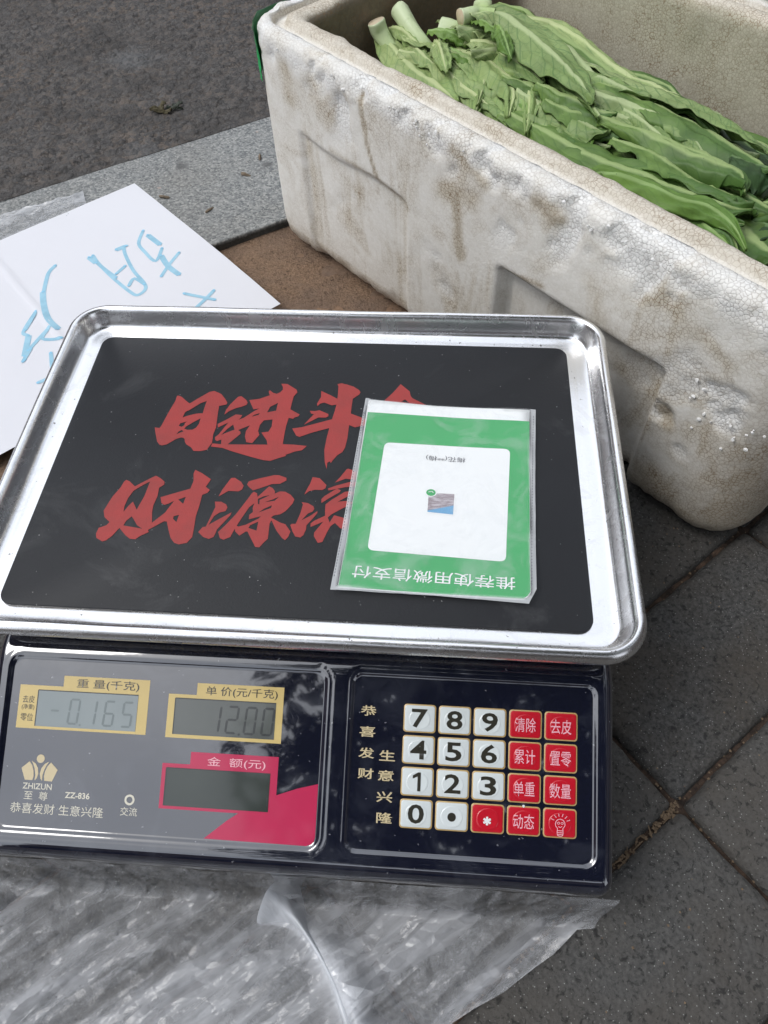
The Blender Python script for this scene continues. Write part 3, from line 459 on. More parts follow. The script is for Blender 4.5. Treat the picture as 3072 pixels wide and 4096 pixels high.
    inn = 1 if d > .0345 else 0; inner.append(.72*inn); shade_smear.append(inn*(.75*sst(BA0+.065, BA0+.04, a)+.55*sst(.15, .05, z)*.6) + .25*endw*(1-sst(.09, .15, z)) + .5*max(0, sm_-.75))  # inner left wall and right end painted shaded, inside darker downward, plus smears
mesh('body', q, f, M_foam, box, attrs={'dirt_shade': dirt_shade, 'fresh': fresh, 'wall': wall, 'inner': inner, 'shade_smear': [min(1, s) for s in shade_smear]})
# loose flakes of white beads torn up along the rim edge
V = []; F = []
for k in range(70):
    a = random.uniform(BA0+.03, BA1); z = BH-.003-abs(random.gauss(0, .006)); 
    if random.random() < .18: a = random.uniform(.10, .155); z = random.gauss(.11, .012)
    if fbm(a*26+3, BB0*26, z*14, 3) < -.05: continue
    p = Vector(ab(a, BB0-.0006, z)); b = len(V); r_ = random.uniform(.0006, .0015)
    nrm = Vector((-SQ, -SQ, random.uniform(.2, 1.2))).normalized(); tx = Vector((SQ, -SQ, random.uniform(-.3, .3))).normalized(); ty = nrm.cross(tx)
    for i in range(6):
        an = i*math.pi/3; rr = r_*random.uniform(.7, 1.2); V.append(p+tx*math.cos(an)*rr+ty*math.sin(an)*rr+nrm*random.uniform(0, .0009))
    V.append(p+nrm*.0012); V.append(p-nrm*.0012)
    for i in range(6): F.append((b+i, b+(i+1) % 6, b+6)); F.append((b+(i+1) % 6, b+i, b+7))
o = mesh('torn_beads', V, F, flat('white_beads', (.80,.80,.78), .6, .05), box, smooth=False); o['kind'] = 'stuff'
# sticker wrapped round the left corner
g = G('green_sticker'); c_ = g.co(); sz = g.n('SeparateXYZ'); g.link(c_, sz.inputs[0])
zz_ = g.math('ADD', sz.outputs[2], g.math('MULTIPLY', g.noise(130, 3, .6, c_), .02))
g.bump(g.noise(220, 3, .5, c_), .3, .001)
g.set(col=g.ramp(g.math('MULTIPLY', zz_, 5.0), (.80, (.62, .66, .68)), (.805, (.02, .45, .12)), (.90, (.02,.34,.09)), (.97, (.03,.13,.05))), rough=.35); M_stk = g.m
P = ring((BA1-BA0)/2+.0016, (BB1-BB0)/2+.0016, .037, NX, NY, NC); i0 = 3*(NC+1)+NX-1+NY-1+NX-1
V = []; F = []; cols = []
for i in range(NR): 
    x, y = P[i]
    if x < -(BA1-BA0)/2+.023 and y < -(BB1-BB0)/2+.085: cols.append(i)
cols.sort(key=lambda i: -P[i][1])
hs_ = [.150+.0036*k for k in range(12)]
for hh in hs_:
    for i in cols:
        x, y = P[i]; kk = 1+.014*max(0, fbm(x*90, y*90, hh*60, 2))+.004*sst(.165, .185, hh); V.append(ab(ca+x*kk, cb+y*kk, hh))
n = len(cols); F = [(j*n+i, j*n+i+1, (j+1)*n+i+1, (j+1)*n+i) for j in range(len(hs_)-1) for i in range(n-1)]
o = mesh('sticker', V, F, M_stk, box); o['label'] = 'green and white printed sticker wrapped round the left corner'
md = o.modifiers.new('thick', 'SOLIDIFY'); md.thickness = .0003

# ------------------------------------------------------------------ lettuce
def leaf_mat(name, c0, c1, rib, vein, veinamt, net):
    g = G(name); uv = g.n('UVMap').outputs[0]; s = g.n('SeparateXYZ'); g.link(uv, s.inputs[0]); T, W = s.outputs[0], s.outputs[1]
    c = g.co()
    col = g.mix(g.ramp(T, (.0, 0), (.75, 1)), c0, c1)
    col = g.mix(g.ramp(g.noise(45, 4, .6, c), (.35, 0), (.7, .8)), col, tuple(x*.68 for x in c1))
    aw = g.math('ABSOLUTE', g.math('SUBTRACT', W, .5)); 
    wv = g.n('TexWave', wave_type='BANDS', bands_direction='X'); cmb = g.n('CombineXYZ')
    g.link(g.math('SUBTRACT', g.math('MULTIPLY', T, 1.0), g.math('MULTIPLY', aw, .35)), cmb.inputs[0]); g.link(g.math('MULTIPLY', W, .2), cmb.inputs[1]); g.link(cmb.outputs[0], wv.inputs['Vector'])
    wv.inputs['Scale'].default_value = 4.2; wv.inputs['Distortion'].default_value = 3.5; wv.inputs['Detail'].default_value = 2; wv.inputs['Detail Scale'].default_value = 2
    sv = g.ramp(wv.outputs[0], (.93, 0), (.99, 1))
    ne = g.ramp(g.voro(120, 'DISTANCE_TO_EDGE', g.co()), (.0, 1), (.045, 0))
    vm = g.math('MULTIPLY', g.math('MAXIMUM', sv, g.math('MULTIPLY', ne, net)), veinamt)
    col = g.mix(vm, col, vein)
    ribm = g.ramp(g.math('ADD', aw, g.math('MULTIPLY', T, .035)), (.055, 1), (.095, 0)); col = g.mix(g.math('MULTIPLY', ribm, .9), col, rib)
    ed = g.ramp(aw, (.46, 0), (.5, .6)); col = g.mix(ed, col, tuple(x*.6 for x in c1))
    hole = g.ramp(g.noise(260, 2, .5, c), (.755, 0), (.77, .6)); col = g.mix(hole, col, (.04,.05,.02))
    b1 = g.bump(vm, .25, .0008); b2 = g.bump(g.voro(60, 'SMOOTH_F1', c), .35, .004, b1); g.bump(g.noise(180, 4, .6, c), .2, .0012, b2)
    g.set(col=col, rough=.48, spec=.35)
    tr = g.n('BsdfTranslucent'); g.link(g.mix(.5, col, (.18,.34,.03)), tr.inputs[0]); ms = g.n('MixShader'); ms.inputs[0].default_value = .16
    g.t.links.new(g.b.outputs[0], ms.inputs[1]); g.t.links.new(tr.outputs[0], ms.inputs[2]); g.t.links.new(ms.outputs[0], g.out.inputs[0]); return g.m
LM = {'pale': leaf_mat('leaf_pale', (.49,.57,.25), (.34,.47,.17), (.60,.68,.34), (.13,.25,.08), .55, .75),
      'palem': leaf_mat('leaf_pale_underside', (.42,.51,.23), (.26,.38,.13), (.52,.62,.32), (.09,.19,.06), .6, .8),
      'mid': leaf_mat('leaf_mid', (.22,.345,.085), (.095,.190,.045), (.38,.50,.20), (.06,.14,.035), .35, .25),
      'bright': leaf_mat('leaf_bright', (.26,.41,.09), (.15,.28,.055), (.34,.50,.18), (.10,.20,.05), .3, .2),
      'dark': leaf_mat('leaf_dark', (.085,.16,.05), (.035,.082,.026), (.20,.32,.13), (.03,.08,.02), .35, .3)}
g = G('lettuce_stalk'); uvn = g.n('SeparateXYZ'); g.link(g.n('UVMap').outputs[0], uvn.inputs[0])
g.bump(g.noise(150, 4, .6, g.co('Object', (1, 1, 1))), .3, .001)
sk = g.mix(g.ramp(uvn.outputs[0], (.0, 0), (.9, 1)), (.58,.66,.42), (.44,.58,.24)); sk = g.mix(g.ramp(g.noise(90, 4, .7), (.55, 0), (.75, .5)), sk, (.25,.33,.12))
M_stalk = g.set(col=sk, rough=.4, spec=.4, sss=.0)
g = G('cut_stalk_end'); M_cut = g.set(col=g.mix(g.noise(200, 3), (.50,.36,.22), (.66,.60,.45)), rough=.6)
def stalk(pts, r_, parent, seed):
    q = smoothline(pts, 8); rn = random.Random(seed); V = []; F = []; UV = []; n = 14; m = len(q); mi = []
    for i, p in enumerate(q):
        t = i/(m-1); d = (q[min(m-1, i+1)]-q[max(0, i-1)]).normalized(); s = d.cross(Vector((0,0,1))).normalized(); u = s.cross(d)
        rr = r_*(1.0-.42*t) * (.93 if i == 0 else 1) * (1+.05*math.sin(t*9+seed))
        for k in range(n):
            a = 2*math.pi*k/n; rg = rr*(1+.06*math.cos(3*a+seed)+.03*math.sin(5*a+t*3)); V.append(p+s*math.cos(a)*rg+u*math.sin(a)*rg*.92); UV.append((t, k/n))
    for i in range(m-1):
        for k in range(n): a, b = i*n+k, i*n+(k+1) % n; F.append((a, b, b+n, a+n)); mi.append(0)
    F.append(tuple(reversed(range(n)))); mi.append(1)
    return mesh('stalk', V, F, None, parent, uv=UV, mats=[M_stalk, M_cut], mi=mi)
def leaf(pts, hw, roll, cup, mat, parent, seed, ruff=1.0, name='leaf', tip=True):
    rn = random.Random(seed); q = smoothline(pts, 9); m = len(q); W = 18; V = []; F = []; UV = []; ph = rn.random()*6; ph2 = rn.random()*6
    for i, p in enumerate(q):
        t = i/(m-1); d = (q[min(m-1, i+1)]-q[max(0, i-1)]).normalized(); s = d.cross(Vector((0,0,1))).normalized(); u = s.cross(d)
        rl = roll+.15*math.sin(t*5+ph); s2_ = s*math.cos(rl)+u*math.sin(rl); u2 = u*math.cos(rl)-s*math.sin(rl)
        wdt = hw*(.42+.58*sst(0, .35, t))*(1-.93*sst(.62, 1.02, t)**1.3 if tip else 1)
        for k in range(W+1):
            vv = (k/W-.5)*2; side = 1 if vv > 0 else -1
            lob = 1+.07*fbm(t*9+seed, side*3, 0, 3)+.05*math.sin(t*40+ph*side)
            th_ = cup*1.7*abs(vv); rad = wdt*lob/(max(cup, .02)*1.7)
            x = math.sin(th_)*rad*side; z = -(1-math.cos(th_))*rad + (hw*.22*noise.noise((vv*2.6+seed, t*1.3, 2))+hw*.10*noise.noise((vv*6+seed, t*2.2, 5)))*(1-math.exp(-(vv/.2)**2))*min(1, t*5)
            rf = ruff*.55*abs(vv)**2.2*hw*(.10*math.sin(t*21+ph*side+vv)+.10*math.sin(t*47+ph2*side)+.22*fbm(t*8, vv*2, seed*3.1, 3))
            z += rf + .0011*math.exp(-(vv/.09)**2) - .0006*math.exp(-((abs(vv)-.17)/.06)**2) + .0016*fbm(p.x*60+vv*2, p.y*60, seed, 3)
            z += .0012*math.sin(t*38+abs(vv)*5)*abs(vv)*(1-abs(vv))*2
            V.append(p+s2_*x+u2*z); UV.append((t, k/W))
    for i in range(m-1):
        for k in range(W): a = i*(W+1)+k; F.append((a, a+1, a+W+2, a+W+1))
    o = mesh(name, V, F, mat, parent, uv=UV); md = o.modifiers.new('thick', 'SOLIDIFY'); md.thickness = .0005; md.offset = 0; return o
plabs = ['lettuce plant nearest the box rim at the left, with a thick pale cut stalk end', 'lettuce plant with the longest upright pale stalk, second from the left end', 'lettuce plant in the middle whose pale leaves fold down towards the near rim',
         'lettuce plant with the broadest pale leaf and white midrib lying on top of the pile', 'lettuce plant against the far wall with long narrow dark leaves', 'lettuce plant with a flat mid green leaf and a bright leaf over the rim', 'lettuce plant at the right end of the box with dark green leaf tips']
plants = [None]*7
for k, L in enumerate(LEAVES):
    pi_ = L[0]; pts = [Vector(p)/1000 for p in L[5]]
    if plants[pi_] is None: plants[pi_] = thing('lettuce', plabs[pi_], 'lettuce', pts[0], 'lettuces lying in the foam box')
    if L[1] == 'stalk': stalk(pts, L[2]/1000, plants[pi_], k)
    else: leaf(pts, L[2]/1000*1.0, L[3], L[4], LM[L[1]], plants[pi_], k)
rn = random.Random(8)
flow = [L for L in LEAVES if L[1] != 'stalk' and len(L[5]) >= 5]
for k in range(52):        # more limp leaves following the lie of the pile
    L = flow[k % len(flow)]; db, da, dz = rn.gauss(0, 13), rn.gauss(0, 22), -rn.uniform(1.5, 7); pts = []
    for i, p in enumerate(L[5]):
        a, b = SQ*(p[0]-p[1])+da, SQ*(p[0]+p[1])+db+5*math.sin(i*.9+k); b = min(445, max(262, b)); a = min(118, max(-283, a)); x, y, _ = ab(a, b)
        pts.append(Vector((x, y, min(.172, (p[2]+dz)/1000))) if p[2] < 186 else Vector((x, y, .160)))
        pts[-1].z = max(.112, pts[-1].z) - (.004 if b < 275 else 0)
        pts[-1] /= 1000 if False else 1
    pts = [Vector((p.x/1000, p.y/1000, p.z)) for p in pts]
    a0 = L[5][0]; left = SQ*(a0[0]-a0[1]) < -190
    kind = L[1] if rn.random() < .55 else rn.choice(('pale', 'palem', 'bright') if left else ('mid', 'palem', 'dark', 'mid'))
    leaf(pts, rn.uniform(.010, .019), L[3]+rn.gauss(0, .2), rn.uniform(.3, 1.0), LM[kind], plants[L[0]], 700+k, .9)
rn = random.Random(5)
for k in range(34):        # leaves lower in the pile
    a0 = rn.uniform(-.27, -.02); b0 = rn.uniform(.285, .44); z0 = .118+rn.uniform(-.03, .022) - max(0, b0-.40)*.3; an = rn.gauss(.0, .12); L = rn.uniform(.13, .22)
    pts = []
    for i in range(5):
        t = i/4; a = min(.115, a0+t*L*math.cos(an)); b = min(.455, max(.265, b0+t*L*math.sin(an)+.01*math.sin(t*4+k))); pts.append(Vector(ab(a, b, z0+.008*math.sin(t*3+k))))
    leaf(pts, rn.uniform(.018, .028), rn.uniform(-.3, .3), rn.uniform(.2, .6), LM[rn.choice(('pale', 'palem', 'mid')) if a0 < -.15 else rn.choice(('mid', 'mid', 'dark', 'palem'))], plants[k % 7], 100+k)
# short frilly side leaves at the stalks
for k, (a, b, z) in enumerate(((-.295,.318,.163),(-.262,.332,.166),(-.250,.328,.164),(-.232,.352,.176),(-.226,.338,.166),(-.212,.360,.176),(-.27,.312,.158),(-.245,.322,.160))):
    an = rn.uniform(-.6, .6); pts = [Vector(ab(a+.016*i*math.cos(an), b+.016*i*math.sin(an), z+.004*math.sin(i*1.4))) for i in range(4)]
    leaf(pts, .008, rn.uniform(-.5, .5), .5, LM['bright' if k % 2 else 'pale'], plants[(0,1,1,3,2,3,0,1)[k]], 300+k, 2.2)
lf = thing('lettuce_leaf', 'loose green leaf edge lying over the far rim of the foam box, top right corner', 'leaf', ab(-.03, .53, .19))
leaf([Vector(ab(-.12, .520, .199)), Vector(ab(-.08, .521, .203)), Vector(ab(-.03, .525, .205)), Vector(ab(.02, .53, .203)), Vector(ab(.08, .54, .199))], .022, .1, .3, LM['mid'], lf, 77, .6)
# ------------------------------------------------------------------ electronic scale
scale = thing('electronic_scale', 'dark blue electronic price scale with steel tray and two keypads of displays and buttons', 'scale', (.0047, -.04, 0))
scale['label'] = 'dark blue electronic price scale with steel tray, three displays and white and red keys'
TH = R(25.8); ct, st_ = math.cos(TH), math.sin(TH); PO = Vector((.06557, -.13055, .095))
def pan(s, t, h=0.0): return (PO.x+s/1000, PO.y+t/1000*ct-h/1000*st_, PO.z+t/1000*st_+h/1000*ct)
def panh(h): return lambda s, t: pan(s, t, h)
def abs_mat():
    g = G('navy_plastic'); c = g.co()
    sm = g.ramp(g.noise(38, 5, .65, c, 1.0), (.5, 0), (.62, 1)); drop = g.ramp(g.voro(75, 'F1', c), (.16, 1), (.19, 0)); drop = g.math('MULTIPLY', drop, g.ramp(g.noise(16, 2, .5, c), (.5, 0), (.6, 1)))
    r_ = g.math('ADD', .045, g.math('ADD', g.math('MULTIPLY', sm, .05), g.math('MULTIPLY', drop, .10)))
    dust = g.ramp(g.noise(420, 2, .5, c), (.735, 0), (.75, 1))
    col = g.mix(g.math('MULTIPLY', dust, .5), (.0045,.0055,.016), (.35,.36,.38)); col = g.mix(g.math('ADD', .008, g.math('MULTIPLY', sm, .025)), col, (.5,.55,.65))
    b1 = g.bump(g.noise(30, 3, .5, c, .5), .10, .003); g.bump(g.noise(210, 3, .5, c, .5), .035, .0012, b1)
    g.set(col=col, rough=r_, spec=.6, coat=1.0, coatr=.03); g.b.inputs['Coat IOR'].default_value = 1.95; return g.m
M_abs = abs_mat()
# housing as one closed skin over its footprint
HX0, HX1, HY0, HY1 = -.1475, .1572, -.1968, .104
def rr_sd(x, y, x0, x1, y0, y1, r_):
    cx, cy = (x0+x1)/2, (y0+y1)/2; dx, dy = abs(x-cx)-(x1-x0)/2+r_, abs(y-cy)-(y1-y0)/2+r_
    return r_-math.hypot(max(dx, 0), max(dy, 0)) - (min(max(dx, dy), 0))     # >0 inside
def htop(x, y):
    t = (y-PO.y)/ct*1000; s = (x-PO.x)*1000
    zp = PO.z+.0014+t/1000*st_; zt = .1068
    k = .003; hmm = max(0, min(1, .5+.5*(zt-zp)/k)); z = zt+(zp-zt)*hmm-k*hmm*(1-hmm)
    d1 = rr_sd(s, t, -205.7, -44.9, -63.9, 21.0, 7); d2 = rr_sd(s, t, -34.0, 84.0, -63.3, 20.6, 6)
    for d in (d1, d2):
        z -= .0014*sst(-.2, 2.4, d)/ct + .0003*math.exp(-((d+1.4)/.5)**2)
    de = rr_sd(x, y, HX0, HX1, HY0, HY1, .006); r_ = .0055
    if de < r_: z -= r_-math.sqrt(max(0, r_*r_-(r_-max(de, 0))**2))
    return z
def warp(a, b, s_, fine, n):       # denser near both ends
    c = [a+(b-a)*0.0]; e = [0, .00015, .0004, .0008, .0013, .0020, .0028, .0037, .0047, .0057]
    return [a+x for x in e] + lin(a+.0066, b-.0066, s_) + [b-x for x in reversed(e)]
xs = warp(HX0, HX1, .00085, 0, 0); ys = warp(HY0, HY1, .0011, 0, 0)
ys = [y for y in ys if y < -.085 or y > HY1-.007] ; ys = sorted(set([round(y, 6) for y in ys] + [round(-.085+.012*k, 6) for k in range(1, 15)]))
def foot(x, y):
    "squeeze the grid into the rounded footprint corners"
    r_ = .006; cx, cy = (HX0+HX1)/2, (HY0+HY1)/2; hx, hy = (HX1-HX0)/2, (HY1-HY0)/2; dx, dy = abs(x-cx)-hx+r_, abs(y-cy)-hy+r_
    if dx > 0 and dy > 0:
        m_ = max(dx, dy); L = math.hypot(dx, dy); k = m_/L; return cx+math.copysign(hx-r_+dx*k, x-cx), cy+math.copysign(hy-r_+dy*k, y-cy)
    return x, y
V = []; nx = len(xs)
for y in ys:
    for x in xs: X_, Y_ = foot(x, y); V.append((X_, Y_, htop(X_, Y_)))
F = [(j*nx+i, j*nx+i+1, (j+1)*nx+i+1, (j+1)*nx+i) for j in range(len(ys)-1) for i in range(nx-1)]
edge = [i for i in range(nx)] + [j*nx+nx-1 for j in range(1, len(ys))] + [(len(ys)-1)*nx+i for i in range(nx-2, -1, -1)] + [j*nx for j in range(len(ys)-2, 0, -1)]
prev = edge
for ins, zb in ((0, None), (.0004, .02), (.002, .0085), (.02, .008)):
    cur = []
    for i in edge:
        x, y, z = V[i]; cx, cy = (HX0+HX1)/2, (HY0+HY1)/2; kx, ky = 1-ins/abs(HX1-HX0)*2, 1-ins/abs(HY1-HY0)*2
        V.append((cx+(x-cx)*kx, cy+(y-cy)*ky, (z-.004) if zb is None else zb)); cur.append(len(V)-1)
    for i in range(len(edge)): a, b = i, (i+1) % len(edge); F.append((prev[a], cur[a], cur[b], prev[b]))
    prev = cur
F.append(tuple(reversed(prev)))
house = mesh('housing', V, F, M_abs, scale)
M_rub = flat('black_rubber', (.015,.015,.016), .6, .3, 300)
for x in (-.12, .13):
    for y in (-.17, .08):
        v, f = sweep(x, y, .011, .011, .0109, [(0, 0), (0, .0062), (.001, .0082)], 1, 1, 6, .001); mesh('foot', v, f, M_rub, scale)
v, f = sweep(.004, -.002, .140, .092, .02, [(.004, .1055), (.002, .108), (.0005, .1105), (0, .114), (.002, .1165), (.008, .1175), (.02, .1185), (.03, .1225)], 4, 4, 8); mesh('tray_support', v, f, M_abs, scale)
# steel tray
def steel():
    g = G('brushed_steel'); c = g.co()
    sc_ = g.noise(1, 5, .7, g.co('Object', (25, 900, 60))); sc2 = g.noise(1, 5, .7, g.co('Object', (900, 25, 60)))
    grime = g.ramp(g.noise(55, 5, .7, c, 1.5), (.52, 0), (.75, 1)); sp = g.ramp(g.noise(340, 2, .5, c), (.725, 0), (.74, 1))
    line = g.ramp(g.noise(1, 3, .6, g.co('Object', (600, 45, 45), (0, 0, .5))), (.70, 0), (.74, 1))
    col = g.mix(g.math('MULTIPLY', grime, .35), (.90,.90,.905), (.66,.64,.62)); col = g.mix(g.math('MULTIPLY', sp, .8), col, (.12,.10,.09))
    rg = g.math('ADD', g.math('ADD', .25, g.math('MULTIPLY', grime, .16)), g.math('MULTIPLY', line, .12))
    b1 = g.bump(g.noise(32, 3, .5, c), .10, .003); b2 = g.bump(g.math('ADD', sc_, sc2), .04, .0004, b1); g.bump(g.noise(600, 3, .7, c), .05, .0006, b2)
    g.set(col=col, rough=rg, metal=1.0); return g.m
M_steel = steel()
tp = [(.05, .1232), (.0215, .1232), (.0170, .1232), (.0120, .1236), (.0099, .1247), (.0086, .1270), (.0077, .1298), (.0070, .1322), (.0063, .1341), (.0054, .1355), (.0043, .1362), (.0031, .1361), (.0018, .1352), (.0007, .1336), (0, .1313), (.0003, .1296), (.0011, .1285), (.0020, .1282), (.0026, .1288), (.0022, .1310), (.0030, .1335), (.0046, .1347), (.0062, .1330), (.0072, .1300), (.0084, .1255), (.0100, .1236), (.0120, .1228), (.0170, .1221), (.05, .1221)]
tp = [tuple(p)[:2] for p in smoothline([Vector((d_, z_, 0)) for d_, z_ in tp], 3)]
v, f = sweep(.0018, .0004, .1662, .1142, .0225, tp, 60, 40, 28, .004)
v = [(x, y, z+.0006*fbm(x*14, y*14, z*8, 2)*(1 if z > .1235 else 0)) for x, y, z in v]
tray = mesh('tray', v, f, M_steel, scale); tray['label'] = 'shallow stainless steel tray with rolled rim and round corners'
def mat_mat():
    g = G('black_mat'); c = g.co()
    col = g.mix(g.noise(9, 4, .6, c), (.013,.014,.017), (.022,.024,.028)); col = g.mix(g.ramp(g.noise(480, 2, .5, c), (.745, 0), (.76, .8)), col, (.4,.4,.4))
    col = g.mix(g.ramp(g.noise(18, 5, .7, c, 1), (.56, 0), (.72, .4)), col, (.075,.077,.08))
    g.bump(g.noise(900, 3, .6, c), .22, .0006); g.set(col=col, rough=.58, spec=.35); return g.m
M_mat = mat_mat()
MX0, MX1, MY0, MY1 = -.1445, .1455, -.0952, .0952
v, f = sweep((MX0+MX1)/2, 0, (MX1-MX0)/2, (MY1-MY0)/2, .007, [(0, .1234), (0, .1247), (.0004, .125)], 8, 6, 6); mesh('rubber_mat', v, f, M_mat, scale)
g = G('red_print'); c_ = g.co(); g.bump(g.noise(900, 3, .6, c_), .2, .0006)
M_red = g.set(col=g.mix(g.ramp(g.noise(60, 5, .7, c_), (.4, 0), (.7, 1)), (.36,.036,.032), (.29,.036,.032)), rough=.5, spec=.5)
matroot = [o for o in scale.children if o.name.startswith('rubber_mat')][0]
for ch in CHARS:
    V = []; F = []
    for k, poly in enumerate(ch):
        v, f = fill([[(x/1000, y/1000) for x, y in o] for o in poly], lambda x, y: (x, y, .1252)); b = len(V); V += v; F += [tuple(i+b for i in t) for t in f]
    mesh('red_character', V, F, M_red, matroot, smooth=False)
# film specks on the mat are in its material; panel prints
def pr(name, c, rough=.3, **k_): return flat(name, c, rough, .08, 90, coat=.5, coatr=.06, **k_)
M_gold = pr('yellow_print', (.62,.47,.17)); M_goldd = pr('gold_print', (.60,.50,.30)); M_ink = pr('dark_print', (.03,.028,.02)); M_pink = pr('magenta_print', (.50,.012,.075)); M_wht = pr('white_print', (.80,.82,.82)); M_pinkt = pr('pink_print', (.85,.45,.52)); M_pale = pr('pale_print', (.66,.63,.52))
lp = panh(.12)
disp = shape('display_film', [rrect2((-205.7-44.9)/2+.4, (21-63.9)/2, 155.2, 79.4, 4.6)], panh(.05), M_abs, scale); disp['label'] = 'glossy dark blue film over the displays'
def sw():      # magenta swoosh clipped to the film outline
    pts = [(-100.6, -61.0), (-96.5, -57.6), (-90, -52.2), (-82.6, -47.1), (-75, -42.9), (-66.9, -39.2), (-57, -35.6), (-47.3, -33.0)]
    return pts + [(-47.3, -57.0), (-47.8, -59.2), (-49.2, -60.6), (-51.5, -61.3)]
shape('swoosh', [list(reversed(sw()))], panh(.09), M_pink, disp)
def lcd_mat(name, a, b):
    g = G(name); c = g.co(); g.set(col=g.mix(g.ramp(g.noise(30, 3, .5, c), (.3, 0), (.7, 1)), a, b), rough=.12, coat=.6, coatr=.05); return g.m
M_lcd1 = lcd_mat('lcd_pale', (.23,.27,.275), (.27,.31,.315)); M_lcd2 = lcd_mat('lcd_grey', (.085,.095,.088), (.11,.12,.112)); M_lcd3 = lcd_mat('lcd_dark', (.028,.036,.030), (.04,.05,.042)); M_seg = pr('lcd_segment', (.045,.06,.06), .3); M_sege = pr('lcd_segment_faint', (.15,.185,.19), .3); M_segb = pr('lcd_segment_dark', (.030,.034,.034), .3)  # pale first screen and faint segments: glare painted into their colours
def seg(ch, x, y, w_, h_, sl=.08):
    on = {'0': 'abcdef', '1': 'bc', '2': 'abged', '5': 'afgcd', '6': 'afgedc', '-': 'g'}[ch]; t = w_*.24; out = []
    def q(x0, y0, x1, y1):
        c = t*.45
        if abs(x1-x0) > abs(y1-y0): P = [(x0, y0), (x0+c, y0-c), (x1-c, y0-c), (x1, y0), (x1-c, y0+c), (x0+c, y0+c)]
        else: P = [(x0, y0), (x0+c, y0+c), (x0+c, y1-c), (x0, y1), (x0-c, y1-c), (x0-c, y0+c)]
        return [(x+px+sl*(y-y+py), y+py) for px, py in P]
    g_ = t*.12; W_, Hh = w_/2, h_/2
    S = {'a': (-W_+g_, Hh, W_-g_, Hh), 'd': (-W_+g_, -Hh, W_-g_, -Hh), 'g': (-W_+g_, 0, W_-g_, 0), 'b': (W_, g_, W_, Hh-g_), 'c': (W_, -Hh+g_, W_, -g_), 'f': (-W_, g_, -W_, Hh-g_), 'e': (-W_, -Hh+g_, -W_, -g_)}
    for k in on: out.append([q(*S[k])])
    return out
def segs(lst, mat, parent, fn):
    V = []; F = []
    for poly in lst:
        P = poly[0]
        A = sum(P[i][0]*P[(i+1) % len(P)][1]-P[(i+1) % len(P)][0]*P[i][1] for i in range(len(P)))
        if A < 0: P = P[::-1]
        b = len(V); V += [fn(*p) for p in P]; F.append(tuple(range(b, b+len(P))))
    return mesh('digit', V, F, mat, parent, smooth=False)
def display(pts, lx0, lx1, ly0, ly1, mf, ml, label):
    fr = shape('display', [pts], lp, mf, scale); fr['label'] = label
    shape('screen', [[(lx0, ly0), (lx1, ly0), (lx1, ly1), (lx0, ly1)]], panh(.26), ml, fr)
    strokes('screen_edge', [([(lx0, ly1), (lx1, ly1)], .5), ([(lx0, ly0), (lx0, ly1)], .5)], panh(.30), M_segb, fr)
    return fr
d1 = display([(-199, -15.1), (-133.5, -15.1), (-133.5, 11.0), (-177.1, 11.0), (-177.1, 5.7), (-199, 5.7)], -189.4, -138.7, -13.8, 3.5, M_gold, M_lcd1, 'weight display in a yellow frame reading -0.165')
d2 = display([(-123.6, -15.5), (-66.6, -15.5), (-66.6, 11.0), (-109.7, 11.0), (-109.7, 5.2), (-123.6, 5.2)], -120.0, -70.1, -13.8, 3.3, M_gold, M_lcd2, 'unit price display in a yellow frame reading 12.00')
d3 = display([(-123.7, -48.6), (-67.1, -48.6), (-67.1, -21.7), (-110.1, -21.7), (-110.1, -27.6), (-123.7, -27.6)], -121.5, -70.6, -47.2, -29.7, M_pink, M_lcd3, 'blank amount display in a magenta frame')
sg = panh(.33)
for c, x in (('-', -180.0), ('0', -170.4), ('1', -161.8), ('6', -152.6), ('5', -143.5)): segs(seg(c, x, -6.0, 4.6, 11.6), M_sege, d1, sg)
shape('digit', [circ(-166.8, -12.2, .55, 8)], sg, M_sege, d1)
for c, x in (('1', -99.8), ('2', -91.2), ('0', -82.2), ('0', -73.6)): segs(seg(c, x, -5.6, 4.9, 12.4), M_segb, d2, sg)
shape('digit', [circ(-87.4, -12.3, .6, 8)], sg, M_segb, d2)
segs([[[(-71.6, -44.6), (-71.3, -44.6), (-71.3, -40.6), (-71.6, -40.6)]]], M_segb, d3, sg)
tx = panh(.22)
text('重 量(千克)', -154.5, 7.4, 31.6, 5.0, tx, M_ink, d1, .004)
text('去皮', -194.0, -1.2, 6.0, 3.5, tx, M_ink, d1); text('(净重)', -193.9, -5.0, 6.4, 2.9, tx, M_ink, d1); text('零位', -194.0, -9.8, 6.4, 3.7, tx, M_ink, d1)
text('单 价(元/千克)', -87.4, 7.3, 35.6, 5.0, tx, M_ink, d2, .004)
text('金  额(元)', -87.5, -25.9, 28.5, 4.9, tx, M_pinkt, d3, .002)
lg = shape('logo', [circ(-184.5, -29.2, 2.0, 20)], lp, M_goldd, disp)
for mrr in (1, -1):
    def mq(P): 
        Q = [(-184.5+(x+184.5)*mrr, y) for x, y in P]
        A = sum(Q[i][0]*Q[(i+1) % len(Q)][1]-Q[(i+1) % len(Q)][0]*Q[i][1] for i in range(len(Q))); return Q if A > 0 else Q[::-1]
    shape('petal', [mq([(-193.6, -34.0), (-189.9, -30.7), (-188.4, -32.5), (-187.4, -35.0), (-187.1, -37.4), (-187.5, -39.4), (-191.3, -39.5)])], lp, M_goldd, disp)
    shape('petal', [mq([(-188.9, -30.4), (-186.8, -31.6), (-185.4, -33.6), (-184.9, -36.2), (-185.4, -38.4), (-186.4, -39.5), (-186.3, -37.0), (-186.9, -34.3), (-187.8, -32.2)])], lp, M_goldd, disp)
